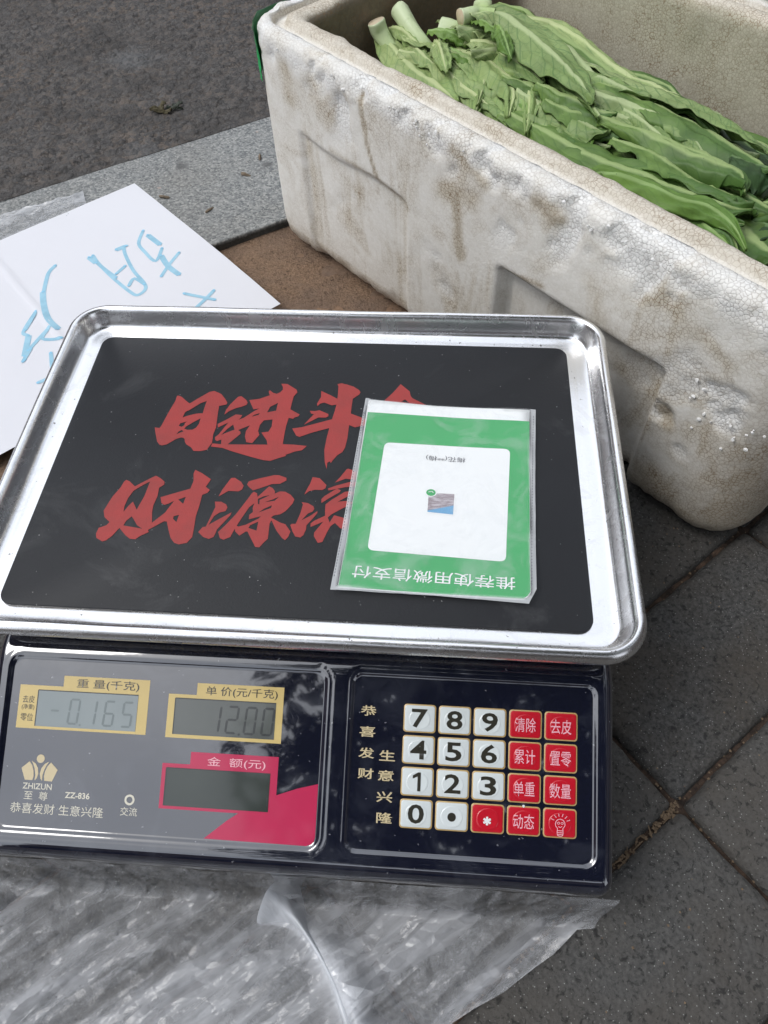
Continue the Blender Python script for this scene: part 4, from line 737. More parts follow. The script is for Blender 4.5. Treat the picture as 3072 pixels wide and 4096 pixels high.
text('ZHIZUN', -184.7, -42.2, 14.6, 2.8, lp, M_pale, disp, .012); text('至  尊', -184.9, -46.5, 11.8, 4.0, lp, M_pale, disp, .0)
text('ZZ-836', -164.3, -45.3, 12.3, 2.9, lp, M_pale, disp, .022); text('恭喜发财 生意兴隆', -173.8, -52.5, 46.4, 4.8, lp, M_pale, disp, .0)
shape('indicator_ring', [circ(-138.3, -45.7, 2.5, 24), list(reversed(circ(-138.3, -45.7, 1.5, 24)))], lp, M_pale, disp); text('交流', -138.2, -51.1, 8.3, 4.0, lp, M_pale, disp)
# keypad
kp = shape('keypad_film', [rrect2(25, -21.4, 113.5, 79.2, 4.0)], panh(.05), M_abs, scale)
for s_, t_, c in ((-24.9, 2.4, '恭'), (-25, -7.4, '喜'), (-25, -17.3, '发'), (-24.9, -26.8, '财'), (-15, -18, '生'), (-15.2, -27.2, '意'), (-15.4, -36.9, '兴'), (-15, -46.4, '隆')):
    text(c, s_, t_, 7.6, 4.9, lp, M_goldd, kp, .014)
M_key = flat('key_white', (.66,.71,.71), .28, .03, 60, coat=.3); M_keyr = flat('key_red', (.52,.008,.022), .28, .06, 60, coat=.3); M_rim = flat('key_gold_edge', (.50,.34,.13), .3, .1, 90, coat=.4)
def loc(v): return [pan(x, y, z) for x, y, z in v]
keytop = [['7','8','9','清除','去皮'],['4','5','6','累计','置零'],['1','2','3','单重','数量'],['0','.','*','动态','bulb']]
names = {'.': 'decimal point', '*': 'asterisk', 'bulb': 'light bulb picture'}
for j in range(4):
    for i in range(5):
        s_, t_ = 16.75*i-.15, -14.58*j+.1; c = keytop[j][i]; redk = i > 2 or c == '*'
        v, f = sweep(s_, t_, 7.75, 6.6, 1.5, [(0, .05), (0, .22), (.15, .3)], 1, 1, 5, .5); key = mesh('key', loc(v), f, M_rim, scale)
        key['label'] = ('red' if redk else 'white') + ' key with ' + names.get(c, 'the characters '+c if i > 2 else 'the digit '+c)
        v, f = sweep(s_, t_, 7.15, 6.0, 1.3, [(0, .3), (0, .42), (.3, .5)], 1, 1, 5, .5, False, True); mesh('key_face', loc(v), f, M_keyr if redk else M_key, key)
        P = []; FF = []; nn = 28; rs = [(5.3, .49), (5.1, .62), (4.7, .70), (4.2, .66), (3.6, .62)]
        for r_, z in rs: P += [(s_+r_*math.cos(a*2*math.pi/nn), t_-.3+r_*.95*math.sin(a*2*math.pi/nn), z) for a in range(nn)]
        for q_ in range(len(rs)-1): FF += [(q_*nn+a, q_*nn+(a+1) % nn, (q_+1)*nn+(a+1) % nn, (q_+1)*nn+a) for a in range(nn)]
        FF.append(tuple(range((len(rs)-1)*nn, len(rs)*nn))); mesh('key_dome', loc(P), FF, M_keyr if redk else M_key, key)
        top = panh(.76)
        if c == '.': shape('key_symbol', [circ(s_, t_-.3, 2.0, 20)], top, M_ink, key)
        elif c == '*': strokes('key_symbol', [([(s_-.2-1.9*math.cos(a), t_-1-1.9*math.sin(a)), (s_-.2+1.9*math.cos(a), t_-1+1.9*math.sin(a))], 1.0) for a in (math.pi/2, math.pi/6, -math.pi/6)], top, M_wht, key)
        elif c == 'bulb':
            S = []; cx, cy = s_+.1, t_-.6
            S.append(([(cx+1.2*math.cos(a), cy-2.6) if False else (cx+2.3*math.cos(a), cy+.1+2.3*math.sin(a)) for a in [R(-62+304*k/14) + 0 for k in range(15)]] if False else [(cx+2.2*math.cos(R(-55+290*k/16)), cy+.3+2.2*math.sin(R(-55+290*k/16))) for k in range(17)], .32))
            S.append(([(cx-1.25, cy-1.5), (cx-1.3, cy-4.2), (cx-.7, cy-4.9), (cx+.7, cy-4.9), (cx+1.3, cy-4.2), (cx+1.25, cy-1.5)], .32))
            S += [([(cx-1.3, cy-2.6), (cx+1.3, cy-2.6)], .3), ([(cx-1.3, cy-3.5), (cx+1.3, cy-3.5)], .3), ([(cx-1.2, cy-4.3), (cx+1.2, cy-4.3)], .3)]
            for e in (-.85, .85): S.append(([(cx+e+.55*math.cos(k*math.pi/4), cy+.7+.45*math.sin(k*math.pi/4)) for k in range(9)], .25))
            S.append(([(cx-.9, cy-.7), (cx, cy-1.15), (cx+.9, cy-.7)], .28))
            for a in (25, 50, 75, 100, 125, 152): S.append(([(cx+3.2*math.cos(R(a)), cy+.4+3.2*math.sin(R(a))), (cx+4.9*math.cos(R(a)), cy+.4+4.6*math.sin(R(a)))], .3))
            strokes('key_symbol', S, top, M_pinkt, key)
        elif c == '1': shape('lettering', [[(s_+.1, t_-4.2), (s_+1.6, t_-4.2), (s_+1.6, t_+4.4), (s_+.3, t_+4.4), (s_-2.2, t_+2.9), (s_-2.2, t_+1.4), (s_+.1, t_+2.5)]], top, M_ink, key)
        elif i < 3: text(c, s_-.1, t_+.1, 7.6, 8.7, top, M_ink, key, .020)
        else: text(c, s_, t_-.2, 9.7, 6.6, top, M_pinkt, key, .003)
shape('dust_speck', [circ(49.9, -36.9, .62, 12)], panh(1.0), M_wht, kp)
# ------------------------------------------------------------------ payment card in its plastic sleeve, lying on the mat
card = thing('payment_card', 'green and white payment card in a clear plastic sleeve lying on the scale tray', 'card', (.072, -.02, .1254))
ctr = (.0715, -.019); ca_ = R(-2.6)
def cardz(x, y):
    dx, dy = x-ctr[0], y-ctr[1]; return .1262+.0024*sst(-.025, -.065, dy)+.0011*sst(.03, .07, dy) + .0012*math.exp(-((dx-.045)/.02)**2)*sst(.0, .06, dy)
def gridshape(name, P, h, mat, parent, s_=.0035):
    "polygon filled then subdivided so it follows the card's gentle curl"
    bm = bmesh.new(); vs = [bm.verts.new((x, y, 0)) for x, y in P]; bm.faces.new(vs)
    x0, x1, y0, y1 = min(p[0] for p in P), max(p[0] for p in P), min(p[1] for p in P), max(p[1] for p in P)
    for k in range(1, int((x1-x0)/s_)): bmesh.ops.bisect_plane(bm, geom=bm.verts[:]+bm.edges[:]+bm.faces[:], plane_co=(x0+k*s_, 0, 0), plane_no=(1, 0, 0))
    for k in range(1, int((y1-y0)/s_)): bmesh.ops.bisect_plane(bm, geom=bm.verts[:]+bm.edges[:]+bm.faces[:], plane_co=(0, y0+k*s_, 0), plane_no=(0, 1, 0))
    for v in bm.verts: v.co.z = cardz(v.co.x, v.co.y)+h if callable(h) is False else h(v.co.x, v.co.y)
    if bm.faces and sum(f_.normal.z for f_ in bm.faces) < 0: bmesh.ops.reverse_faces(bm, faces=bm.faces[:])
    me = bpy.data.meshes.new(name); bm.to_mesh(me); bm.free(); me.polygons.foreach_set('use_smooth', [True]*len(me.polygons)); return put(name, me, parent, mat)
def mm(P): return [(x/1000, y/1000) for x, y in P]
M_green = flat('card_green', (.03,.37,.105), .35, .06, 40); M_cw = flat('card_white', (.84,.86,.86), .4, .02); M_grey = flat('card_grey_ink', (.10,.10,.12), .5, .1)
outer = mm([[28.1, 45.8], [66.0, 42.3], [120.76, 40.38], [120.2, 31.96], [118.5, -20], [116.2, -77.5], [114.9, -79.9], [112.5, -81.6], [70, -81.0], [23.21, -79.4], [25.6, -21]])
stack = gridshape('card_stack', outer, 0, M_cw, card); md = stack.modifiers.new('thick', 'SOLIDIFY'); md.thickness = .0007
gs = gridshape('green_face', mm([[28.49, 36.13], [120.17, 31.96], [118.3, -20], [116.0, -77.0], [114.6, -79.3], [112.3, -81.2], [70, -80.6], [23.4, -79.0], [25.8, -21]]), .0001, M_green, card)
def rcorner(P, r_):
    out = []; n = len(P)
    for i in range(n):
        p, a, b = Vector(P[i]), Vector(P[i-1]), Vector(P[(i+1) % n]); u, w_ = (a-p).normalized(), (b-p).normalized()
        for k in range(5): t = k/4; out.append(tuple((p+u*r_*(1-t)**2+w_*r_*t**2)))
    return out
wp = gridshape('white_panel', rcorner(mm(CARD['panel']), .0035), .0002, M_cw, card)
# picture and badge in the middle of the white panel
A_ = mm(CARD['avatar']); cc = (.0719, -.0257)
def cz(h): return lambda x, y: (x, y, cardz(x, y)+h)
ax = (.0137/2*1.0, .0126/2); g = G('small_picture'); c_ = g.co(); sx = g.n('SeparateXYZ'); g.link(c_, sx.inputs[0])
e_ = g.math('ADD', sx.outputs[1], g.math('MULTIPLY', sx.outputs[0], -.28))
M_pic = g.set(col=g.mix(g.ramp(g.math('MULTIPLY', g.math('ADD', e_, .052), 100), (.28, 0), (.34, 1)), (.13,.36,.60), g.mix(g.ramp(g.noise(500, 3, .6, g.co('Object', (.5, 2, 1))), (.4, 0), (.6, 1)), (.27,.22,.24), (.50,.46,.50))), rough=.4)
shape('picture_border', [[(p[0]+(p[0]-cc[0])*.13, p[1]+(p[1]-cc[1])*.13) for p in reversed(A_)]], cz(.0003), M_cw, card)
shape('small_picture', [list(reversed(A_))], cz(.0004), M_pic, card)
b_ = (.0665, -.0192); bd_ = shape('badge', [circ(b_[0], b_[1], .0031, 24, .0027)], cz(.0005), M_cw, card); shape('badge_disc', [circ(b_[0], b_[1], .0025, 24, .0022)], cz(.0006), M_green, bd_)
strokes('tick', [([(b_[0]-.0014, b_[1]+.0002), (b_[0]+.0006, b_[1]+.0007)], .00035), ([(b_[0]+.0006, b_[1]+.0007), (b_[0]+.0013, b_[1]-.0002)], .00035)], cz(.0007), M_cw, bd_)
def crot(x, y): 
    a = R(-2.0); dx, dy = x-.07, y; return (.07+dx*math.cos(a)-dy*math.sin(a)), dx*math.sin(a)+dy*math.cos(a)
def cmap(cx, cy, h, ang=-2.0):
    def fn(x, y):
        a = R(ang); dx, dy = x-cx, y-cy; X_, Y_ = cx+dx*math.cos(a)-dy*math.sin(a), cy+dx*math.sin(a)+dy*math.cos(a); return (X_, Y_, cardz(X_, Y_)+h)
    return fn
text('梅花(**梅)', .0738, .0042, .0215, .0040, cmap(.0738, .0042, .0004), M_grey, card, flip=True)
text('推荐使用微信支付', .0692, -.0715, .0795, .0072, cmap(.0692, -.0715, .0003, -2.2), M_cw, card, .004, flip=True)
g = G('clear_sleeve'); c_ = g.co(); cre = g.math('ABSOLUTE', g.math('SUBTRACT', g.noise(28, 4, .5, c_, 1.4), .5))
b1 = g.bump(g.ramp(cre, (0, 1), (.05, 0)), .22, .0008); g.bump(g.noise(70, 2, .5, c_), .3, .0014, b1)
g.set(col=(.9, .93, .95), rough=.09, spec=.6, alpha=g.math('ADD', .055, g.math('ADD', g.math('MULTIPLY', g.ramp(g.noise(40, 5, .6, c_, 1.5), (.48, 0), (.7, 1)), .16), g.math('MULTIPLY', g.attr('edge'), .42)))); M_slv = g.m
SL = mm(CARD['sleeve']); SL = [SL[0], SL[1], SL[2], SL[3], SL[4], SL[5], SL[6], SL[7], SL[8], SL[9]]
sl = gridshape('sleeve', SL, lambda x, y: cardz(x, y)+.0009+.0007*max(0, fbm(x*70, y*70, 2, 3))-.0004*sst(.045, .055, abs(x-ctr[0]+.02*(y)*.0)), M_slv, card, .002)
at = sl.data.attributes.new('edge', 'FLOAT', 'POINT')
def inside_dist(p, P):
    d = 9; ins = False; n = len(P)
    for i in range(n):
        a, b = Vector(P[i]), Vector(P[(i+1) % n]); q_ = Vector(p); ab_ = b-a; t = max(0, min(1, (q_-a).dot(ab_)/ab_.length_squared)); d = min(d, (q_-(a+ab_*t)).length)
        if (a.y > p[1]) != (b.y > p[1]) and p[0] < (b.x-a.x)*(p[1]-a.y)/(b.y-a.y)+a.x: ins = not ins
    return d if ins else -d
for i, v_ in enumerate(sl.data.vertices): at.data[i].value = 1-sst(-.0006, .0002, inside_dist((v_.co.x, v_.co.y), outer))
for k, (p, q_) in enumerate((((.1222, .034), (.1163, -.076)), ((.0265, .034), (.0212, -.076)))):
    strokes('seam', [([(p[0]+(q_[0]-p[0])*i/60, p[1]+(q_[1]-p[1])*i/60), (p[0]+(q_[0]-p[0])*(i+.55)/60, p[1]+(q_[1]-p[1])*(i+.55)/60)], .0004) for i in range(60)], cz(.0022), M_grey, card)
# ------------------------------------------------------------------ paper sign
M_pap = flat('white_paper', (.83,.83,.86), .6, .02, 30); g = G('white_paper_sheet'); c_ = g.co(); b1 = g.bump(g.noise(16, 3, .5, c_), .25, .004); g.bump(g.noise(500, 3, .6, c_), .08, .0004, b1)
M_pap = g.set(col=(.72,.725,.765), rough=.62, spec=.3)
PT = Vector((-.2505, .4415)); E1 = Vector((math.cos(R(-45)), math.sin(R(-45)))); E2 = Vector((math.cos(R(223)), math.sin(R(223))))
def papz(x, y):
    n_ = -x*S34+y*C34; d = Vector((x, y))-PT; a, b = d.dot(E1), d.dot(E2)
    z = .0150 - .003*sst(.34, .2, n_)
    z += .0015*math.exp(-((b-.160)/.0022)**2)+.002*math.sin(a*14+b*5)*.5 + .0004*fbm(x*20, y*20, 0, 2)
    return z
V = []; F = []; na, nb = 90, 130
for i in range(na+1):
    for j in range(nb+1):
        p = PT+E1*.252*i/na+E2*.36*j/nb; V.append((p.x, p.y, papz(p.x, p.y)))
for i in range(na):
    for j in range(nb): a = i*(nb+1)+j; F.append((a, a+nb+1, a+nb+2, a+1) if False else (a, a+1, a+nb+2, a+nb+1))
paper = thing('paper_sign', 'creased white paper sign with light blue marker writing, lying under the scale tray', 'paper sign', (-.26, .2, .02))
bm_ = mesh('sheet', V, F, M_pap, paper); md = bm_.modifiers.new('thick', 'SOLIDIFY'); md.thickness = .0002; md.offset = 0; md.use_rim = False
g = G('blue_marker'); c_ = g.co(); M_mk = g.set(col=g.mix(g.noise(60, 3), (.28,.55,.71), (.44,.67,.79)), rough=.7, spec=.1, alpha=g.ramp(g.noise(60, 3, .6, c_), (.3, .80), (.6, .95))); M_mk2 = flat('blue_marker_dense', (.27,.56,.74), .6, .2, 130)
px = .001*1.02
strokes('marker_writing', [([(x/1000, y/1000) for x, y in s], w_*.00021) for w_, s in INK if w_ != 12], lambda x, y: (x, y, papz(x, y)+.00022), M_mk, paper)
strokes('marker_writing', [([(x/1000, y/1000) for x, y in s], w_*.00028) for w_, s in INK if w_ == 12], lambda x, y: (x, y, papz(x, y)+.00030), M_mk2 if False else M_mk, paper)
V = []; F = []
for w_, s in INK:
    for e in (s[0], s[-1]):
        b = len(V); V += [(x, y, papz(x, y)+.0006) for x, y in circ(e[0]/1000, e[1]/1000, .0013, 10)]; F.append(tuple(range(b, b+10)))
mesh('marker_blot', V, F, M_mk2, paper, smooth=False)['kind'] = 'stuff'
# ------------------------------------------------------------------ clear plastic sheets
def film_mat(name, lo=.18, hi=.62):
    g = G(name); c = g.co(); w1 = g.co('Object', (14, 75, 20), (0, 0, R(40)))
    def ridge(v): return g.math('ABSOLUTE', g.math('SUBTRACT', v, .5))
    r1 = ridge(g.noise(1, 2, .5, w1, .35)); r2 = ridge(g.noise(1, 2, .5, g.co('Object', (34, 60, 34), (0, 0, R(20))), .3)); r3 = ridge(g.noise(1, 2, .5, g.co('Object', (150, 70, 90), (0, 0, R(-20))), .2)); r4 = ridge(g.noise(260, 2, .5, c, .2))
    b1 = g.bump(g.ramp(r1, (0, 1), (.12, 0)), .3, .004); b2 = g.bump(g.ramp(r4, (0, 1), (.1, 0)), .15, .0005, b1)
    # crumple facets: every cell of a stretched Voronoi pattern tips the surface its own way
    wn = g.n('TexNoise'); g.link(c, wn.inputs['Vector']); wn.inputs['Scale'].default_value = 40; wn.inputs['Detail'].default_value = 2
    def facets(scl, rot, k, warp_):
        vm = g.n('VectorMath', operation='MULTIPLY_ADD'); g.link(wn.outputs['Color'], vm.inputs[0]); vm.inputs[1].default_value = (warp_,)*3; g.link(c, vm.inputs[2])
        mp = g.n('Mapping'); g.link(vm.outputs[0], mp.inputs[0]); mp.vector_type = 'TEXTURE'; mp.inputs['Rotation'].default_value = (0, 0, R(rot)); mp.inputs['Scale'].default_value = tuple(1/q for q in scl)
        v = g.voro(1, 'F1', mp.outputs[0], out=1); s1 = g.n('VectorMath', operation='SUBTRACT'); g.link(v, s1.inputs[0]); s1.inputs[1].default_value = (.5, .5, .5)
        s2 = g.n('VectorMath', operation='MULTIPLY'); g.link(s1.outputs[0], s2.inputs[0]); s2.inputs[1].default_value = (k, k, k*.2); return s2.outputs[0]
    acc = b2
    for f_ in (facets((22, 110, 1), 40, .55, .008), facets((55, 130, 1), 22, .50, .008), facets((210, 140, 1), 60, .40, .004)):
        ad = g.n('VectorMath', operation='ADD'); g.link(acc, ad.inputs[0]); g.link(f_, ad.inputs[1]); acc = ad.outputs[0]
    nm = g.n('VectorMath', operation='NORMALIZE'); g.link(acc, nm.inputs[0]); g.link(nm.outputs[0], g.b.inputs['Normal'])
    crease = g.math('MAXIMUM', g.ramp(r1, (0, 1), (.05, 0)), g.ramp(r2, (0, .8), (.035, 0)))
    al = g.math('ADD', lo, g.math('MULTIPLY', g.ramp(g.math('ADD', g.math('MULTIPLY', g.noise(1, 3, .5, g.co('Object', (7, 55, 6), (0, 0, R(40))), .4), .65), g.math('MULTIPLY', g.noise(1, 4, .6, g.co('Object', (28, 130, 30), (0, 0, R(36))), .5), .35)), (.40, 0), (.60, 1)), hi-lo))
    al = g.math('ADD', al, g.math('MULTIPLY', g.attr('thick'), .3)); pass
    g.set(col=(.80,.82,.86), rough=.16, spec=.8, alpha=g.math('MINIMUM', al, .95))
    return g.m
M_film = film_mat('clear_plastic', .15, .40)
BND = [(-.5, -.192), (.100, -.192), (.1605, -.1935), (.1590, -.1975), (.1369, -.2191), (.112, -.236), (.0879, -.2501), (.050, -.275), (.02, -.31), (.0, -.36), (-.5, -.36)]
def edge_x(y):
    for (x0, y0), (x1, y1) in zip(BND[2:], BND[3:]):
        if y1 <= y <= y0: return x0+(x1-x0)*(y-y0)/(y1-y0)
    return .16
# profile down the front skirt, then out over the ground
row = [(-.1984, .064), (-.1992, .060), (-.1996, .050), (-.2001, .038), (-.2004, .026), (-.2010, .016), (-.2022, .010)]
y = -.2045
while y > -.37: row.append((y, .0045)); y -= .0013
V = []; F = []; th_ = []; NXf = 330
FD = [Vector((-.0008, -.2035)), Vector((.021, -.221)), Vector((.048, -.262)), Vector((.066, -.30))]
for j, (y, z0) in enumerate(row):
    ex_ = edge_x(min(y, -.2)) if y < -.2045 else .1596
    for i in range(NXf+1):
        x = -.30+(ex_+.30)*i/NXf
        g_ = sst(-.203, -.225, y)
        cx_, sx_ = math.cos(R(38)), math.sin(R(38)); u, w_ = x*cx_+y*sx_, -x*sx_+y*cx_
        wx, wy = fbm(x*12, y*12, 5, 2)*.010, fbm(x*12+7, y*12, 5, 2)*.010
        def rg(v, k=3.2): return max(0, 1-abs(v)*k)**1.15
        u2, w2 = u+wx, w_+wy
        r1 = rg(noise.noise((u2*4, w2*24, 1)), 2.6); r1b = rg(noise.noise((u2*9+3, w2*50, 6)), 2.6); r2 = rg(noise.noise(((x+wx)*26, (y+wy)*30, 4)), 3); r2b = rg(noise.noise(((x-wy)*55, (y+wx)*60, 8)), 3); r3 = fbm(x*7, y*10, 9, 2)
        left = sst(.07, -.05, x)
        h = (.0070*r1*(.2+.8*left) + .0010*r1b*(.3+.7*left) + .0010*r2*(1-.5*left) + .006*r3)*(.25+.75*g_)
        dmin = 9; 
        for a, b in zip(FD, FD[1:]):
            ab_ = b-a; p = Vector((x, y)); t = max(0, min(1, (p-a).dot(ab_)/ab_.length_squared)); q_ = p-(a+ab_*t); s_ = q_.x*ab_.y-q_.y*ab_.x
            if q_.length < dmin: dmin = q_.length; sg_ = s_/ab_.length
        fw = .0085; fold = math.exp(-(dmin/fw)**2)*g_; h = h*(1-.8*fold)+.008*fold*(1 if True else 0)
        th_.append(min(1, fold*1.2)+.25*sst(.006, 0, ex_-x))
        if z0 > .006: V.append((x, y-abs(.0006*r2), z0+.0004*r2))
        else: V.append((x, y+.0012*r2*g_, max(.0013, z0+h)))
n = NXf+1
for j in range(len(row)-1):
    for i in range(NXf): a = j*n+i; F.append((a, a+n, a+n+1, a+1))
sheet = mesh('plastic_sheet', V, F, M_film, None, attrs={'thick': th_}); tag(sheet, 'crumpled clear plastic bag spread on the pavers under and in front of the scale', 'plastic sheet')
# the long soft fold standing up out of the sheet
V = []; F = []; q = smoothline([Vector((-.0085, -.2015, .030)), Vector((-.001, -.2060, .016)), Vector((.010, -.2150, .0135)), Vector((.0255, -.2330, .0125)), Vector((.040, -.2560, .012)), Vector((.055, -.2830, .011)), Vector((.072, -.318, .010))], 12); m_ = len(q)
for i, p in enumerate(q):
    t = i/(m_-1); d = (q[min(m_-1, i+1)]-q[max(0, i-1)]); d.z = 0; d.normalize(); s = Vector((-d.y, d.x, 0)); wd = .0165-.0125*sst(0, .38, t)+.0085*sst(.42, 1, t)
    for k in range(19):
        a = (k/18-.5)*2; V.append(p+s*a*wd*(1 if a > 0 else .85)+Vector((0, 0, -(abs(a)**1.7)*(p.z-.0035)*.95+.0012*math.sin(a*5+t*7)+.0008*fbm(p.x*60, a*2+t*5, 3, 2))))
for i in range(m_-1):
    for k in range(18): a = i*19+k; F.append((a, a+1, a+20, a+19))
g = G('folded_plastic'); c_ = g.co(); b1 = g.bump(g.noise(1, 3, .5, g.co('Object', (14, 120, 30), (0, 0, R(-50))), 1), .35, .003)
M_fold = g.set(col=(.74,.77,.82), rough=.2, spec=.7, alpha=g.ramp(g.noise(1, 3, .5, g.co('Object', (8, 70, 14), (0, 0, R(-50))), 1), (.35, .42), (.65, .75)))
mesh('fold', V, F, M_fold, sheet)
V = []; F = []; th_ = []
A0, A1, A2 = Vector((-.42, .356)), Vector((-.3005, .4270)), Vector((-.282, .386))
for i in range(60):
    for j in range(24):
        t, s_ = i/59, j/23; p = A0.lerp(A1, t)+(A2-A1)*s_*1.0; h = .0015+.003*(1-abs(fbm(p.x*40, p.y*40, 3, 3))*2)+.0015*fbm(p.x*90, p.y*90, 1, 2)
        V.append((p.x, p.y, .0125+max(0, h)*.7-.0012*sst(.6, 1, s_))); th_.append(.3 if t > .93 or s_ < .08 else 0)
F = [(i*24+j, i*24+j+1, (i+1)*24+j+1, (i+1)*24+j) for i in range(59) for j in range(23)]
g_m = film_mat('thin_plastic', .12, .42)
tag(mesh('plastic_sheet', V, F, g_m, None, attrs={'thick': th_}), 'torn piece of clear plastic film on the granite kerb beside the paper sign', 'plastic sheet')
# ------------------------------------------------------------------ litter
M_dead = flat('dead_leaf', (.10,.085,.045), .7, .5, 200); M_drk = flat('wet_leaf', (.035,.045,.03), .5, .4, 200); M_bit = flat('brown_bit', (.20,.155,.11), .8, .4, 300)
wl = thing('wilted_leaf', 'shrivelled olive brown leaf scrap lying on the asphalt', 'leaf', (-.252, .596, .013))
for k, (dx, dy, L, hw, m_) in enumerate(((-.012, -.004, .016, .005, M_dead), (-.004, -.008, .020, .003, M_dead), (.006, .002, .016, .004, M_drk), (.010, .006, .012, .003, M_drk), (-.008, .004, .014, .003, M_dead), (.010, -.003, .016, .0025, M_drk))):
    an = random.uniform(0, 1.2); pts = [Vector((-.252+dx+L*(i/3-.5)*math.cos(an), .596+dy+L*(i/3-.5)*math.sin(an), .0145+.002*math.sin(i*2+k))) for i in range(4)]
    leaf(pts, hw, random.uniform(-.5, .5), .8, m_, wl, 500+k, 1.8, 'blade')
for k, (x, y, lab) in enumerate(((-.1299, .5013, 'small brown leaf scrap on the kerb close to the foam box corner'), (-.1432, .464, 'pale brown leaf scrap in the middle of the granite kerb'), (-.22, .4218, 'brown leaf scrap on the kerb beside the edge of the paper sign'), (-.1671, .3966, 'faint pinkish brown scrap on the kerb between paper sign and box'))):
    an = random.uniform(-1.6, 1.6); o = leaf([Vector((x+.0035*i*math.cos(an), y+.0035*i*math.sin(an), .0130+.0007*math.sin(i*1.5))) for i in range(4)], .0013, .2, .25, M_bit, None, 600+k, 1.0, 'leaf_scrap'); tag(o, lab, 'leaf scrap')
# ------------------------------------------------------------------ unseen street tree behind the photographer, crown shaped to darken reflections and right pavers
tree = thing('tree', 'unseen leafy street tree behind the camera, crown shaped to mirror dark in the scale housing and shade the right', 'tree', (1.6, -3.4, 0))
rt = random.Random(3)
def tube(pts, rad, n=10):
    V = []; F = []
    for i, (p, r_) in enumerate(zip(pts, rad)):
        d = (pts[min(len(pts)-1, i+1)]-pts[max(0, i-1)]).normalized(); s = d.cross(Vector((.3, .9, .1))).normalized(); u = s.cross(d)
        for k in range(n): a = 2*math.pi*k/n; V.append(p+(s*math.cos(a)+u*math.sin(a))*r_*(1+.1*math.sin(3*a+i)))
    for i in range(len(pts)-1):
        for k in range(n): a, b = i*n+k, i*n+(k+1) % n; F.append((a, b, b+n, a+n))
    return V, F
M_bark = flat('bark', (.14,.11,.085), .9, .4, 30)
V, F = tube([Vector((1.6, -3.4, -.01)), Vector((1.62, -3.36, .8)), Vector((1.55, -3.25, 1.7)), Vector((1.5, -3.1, 2.5)), Vector((1.4, -2.9, 3.3))], [.19, .15, .13, .11, .07]); mesh('trunk', V, F, M_bark, tree)
blobs = []
for k in range(44):
    x = rt.uniform(-.45, 3.4); y = rt.uniform(-4.6, -1.15); z = rt.uniform(2.0, 3.9)
    el = math.atan2(z-.1, math.hypot(x, y+.15)); az = math.atan2(x, -(y+.15))
    if az < R(-13)+rt.uniform(0, .1): continue
    blobs.append((Vector((x, y, z)), rt.uniform(.42, .62)))
for az, el, d in ((-8, 52, 2.9), (-6, 62, 2.8), (0, 45, 3.0), (8, 58, 2.8), (14, 48, 3.0), (22, 60, 2.9), (30, 50, 3.2), (-2, 70, 2.8), (12, 70, 2.8), (28, 72, 3), (-5, 40, 3.2), (10, 36, 3.3), (24, 38, 3.3), (40, 60, 3.0), (55, 65, 3.1), (45, 40, 3.2), (60, 45, 3.2), (75, 50, 3.2), (72, 68, 3.0), (90, 55, 3.2), (92, 72, 3.0), (105, 48, 3.3), (60, 30, 3.4), (80, 33, 3.4), (118, 62, 3.2)):  # crown clumps added out of view, reaching right to shade the pavers
    blobs.append((Vector((.02+d*math.cos(R(el))*math.sin(R(az)), -.15-d*math.cos(R(el))*math.cos(R(az)), .07+d*math.sin(R(el)))), .52))
for c, r_ in blobs[::3]:
    m_ = Vector((1.45, -3.0, 2.7)); V, F = tube([m_, m_.lerp(c, .5)+Vector((0, 0, .12)), c], [.06, .035, .012], 7); mesh('limb', V, F, M_bark, tree)
V = []; F = []
for c, r_ in blobs:
    for k in range(330):
        d = Vector((rt.gauss(0, 1), rt.gauss(0, 1), rt.gauss(0, 1))).normalized()*r_*(rt.random()**.4); p = c+d
        L = rt.uniform(.045, .08); a = rt.uniform(0, 6.28); t = Vector((math.cos(a), math.sin(a), rt.uniform(-.6, .2))).normalized(); n_ = Vector((rt.gauss(0, .4), rt.gauss(0, .4), 1)).normalized(); s = t.cross(n_).normalized(); b = len(V)
        V += [p-t*L, p+s*L*.42, p+t*L*1.1, p-s*L*.42]; F.append((b, b+1, b+2, b+3))
mesh('crown', V, F, flat('tree_leaves', (.06,.09,.03), .6, .4, 3), tree, smooth=False)

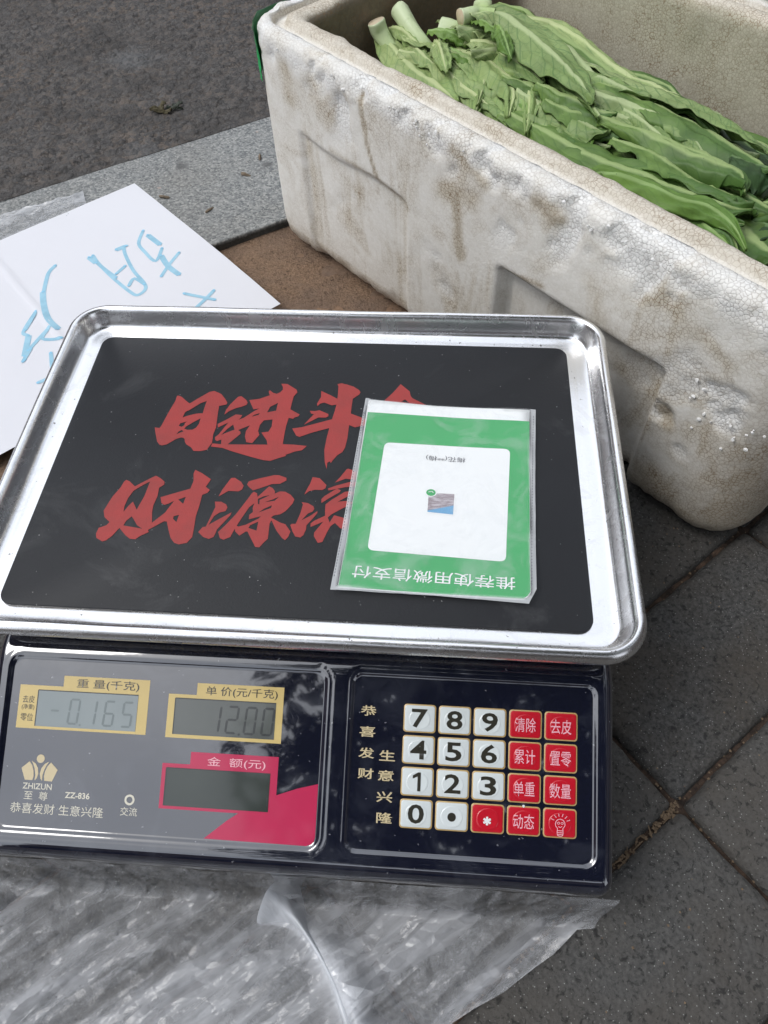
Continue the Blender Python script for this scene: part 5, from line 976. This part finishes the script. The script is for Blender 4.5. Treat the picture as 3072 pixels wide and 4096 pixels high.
# ------------------------------------------------------------------ street fronts around the spot, mirrored at low angles in the steel and plastic
def front(name, cx, cy, ang, W_, H_, wallc, label, cols, rows):
    b = thing(name, label, 'building', (cx, cy, -.01)); M_w = flat('render_wall', wallc, .9, .25, 1.5); ca_, sa_ = math.cos(R(ang)), math.sin(R(ang))
    def T(x, y, z): return (cx+x*ca_-y*sa_, cy+x*sa_+y*ca_, z)
    def bx(nm, x0, x1, y0, y1, z0, z1, m, par):
        v = [T(x, y, z) for z in (z0, z1) for x, y in ((x0, y0), (x1, y0), (x1, y1), (x0, y1))]
        return mesh(nm, v, [(0,3,2,1), (4,5,6,7), (0,1,5,4), (1,2,6,5), (2,3,7,6), (3,0,4,7)], m, par, smooth=False)
    bx('wall', -W_/2, W_/2, 0, 5, -.01, H_, M_w, b); bx('cornice', -W_/2-.15, W_/2+.15, -.25, 5.1, H_, H_+.35, M_bark, b)
    for r_ in range(rows):
        for c in range(cols):
            x = -W_/2+W_*(c+.5)/cols; z = .3+r_*3.1; hgt = 2.3 if r_ == 0 else 1.5
            w0 = bx('window', x-.95, x+.95, -.06, .0-.003, z+(.0 if r_ == 0 else .6), z+hgt+(.0 if r_ == 0 else .6), M_fr, b)
            bx('pane', x-.87, x+.87, -.075, -.062, z+.08+(.0 if r_ == 0 else .6), z+hgt-.08+(.0 if r_ == 0 else .6), M_gl, w0)
M_fr = flat('window_frame', (.10,.09,.085), .5, .1, 5); M_gl = flat('window_glass', (.02,.025,.03), .08, .1, 2)
front('building', -5.2, 9.0, 34, 12, 6.6, (.20,.13,.095), 'brown two storey building across the road, mirrored in the tray', 5, 2)
front('building', 5.5, 10.5, 8, 9, 7.2, (.14,.12,.105), 'grey brown building across the road behind the foam box', 4, 2)
front('building', -10.0, -1.0, 100, 12, 6.4, (.17,.115,.085), 'dark brown building far to the left of the scale', 5, 2)
front('building', 9.0, -1.0, -85, 12, 7.0, (.12,.10,.09), 'dark building to the right of the pavement', 5, 2)
front('building', 1.0, -11.5, 180, 14, 5.2, (.12,.10,.085), 'low dark building behind the photographer', 6, 1)
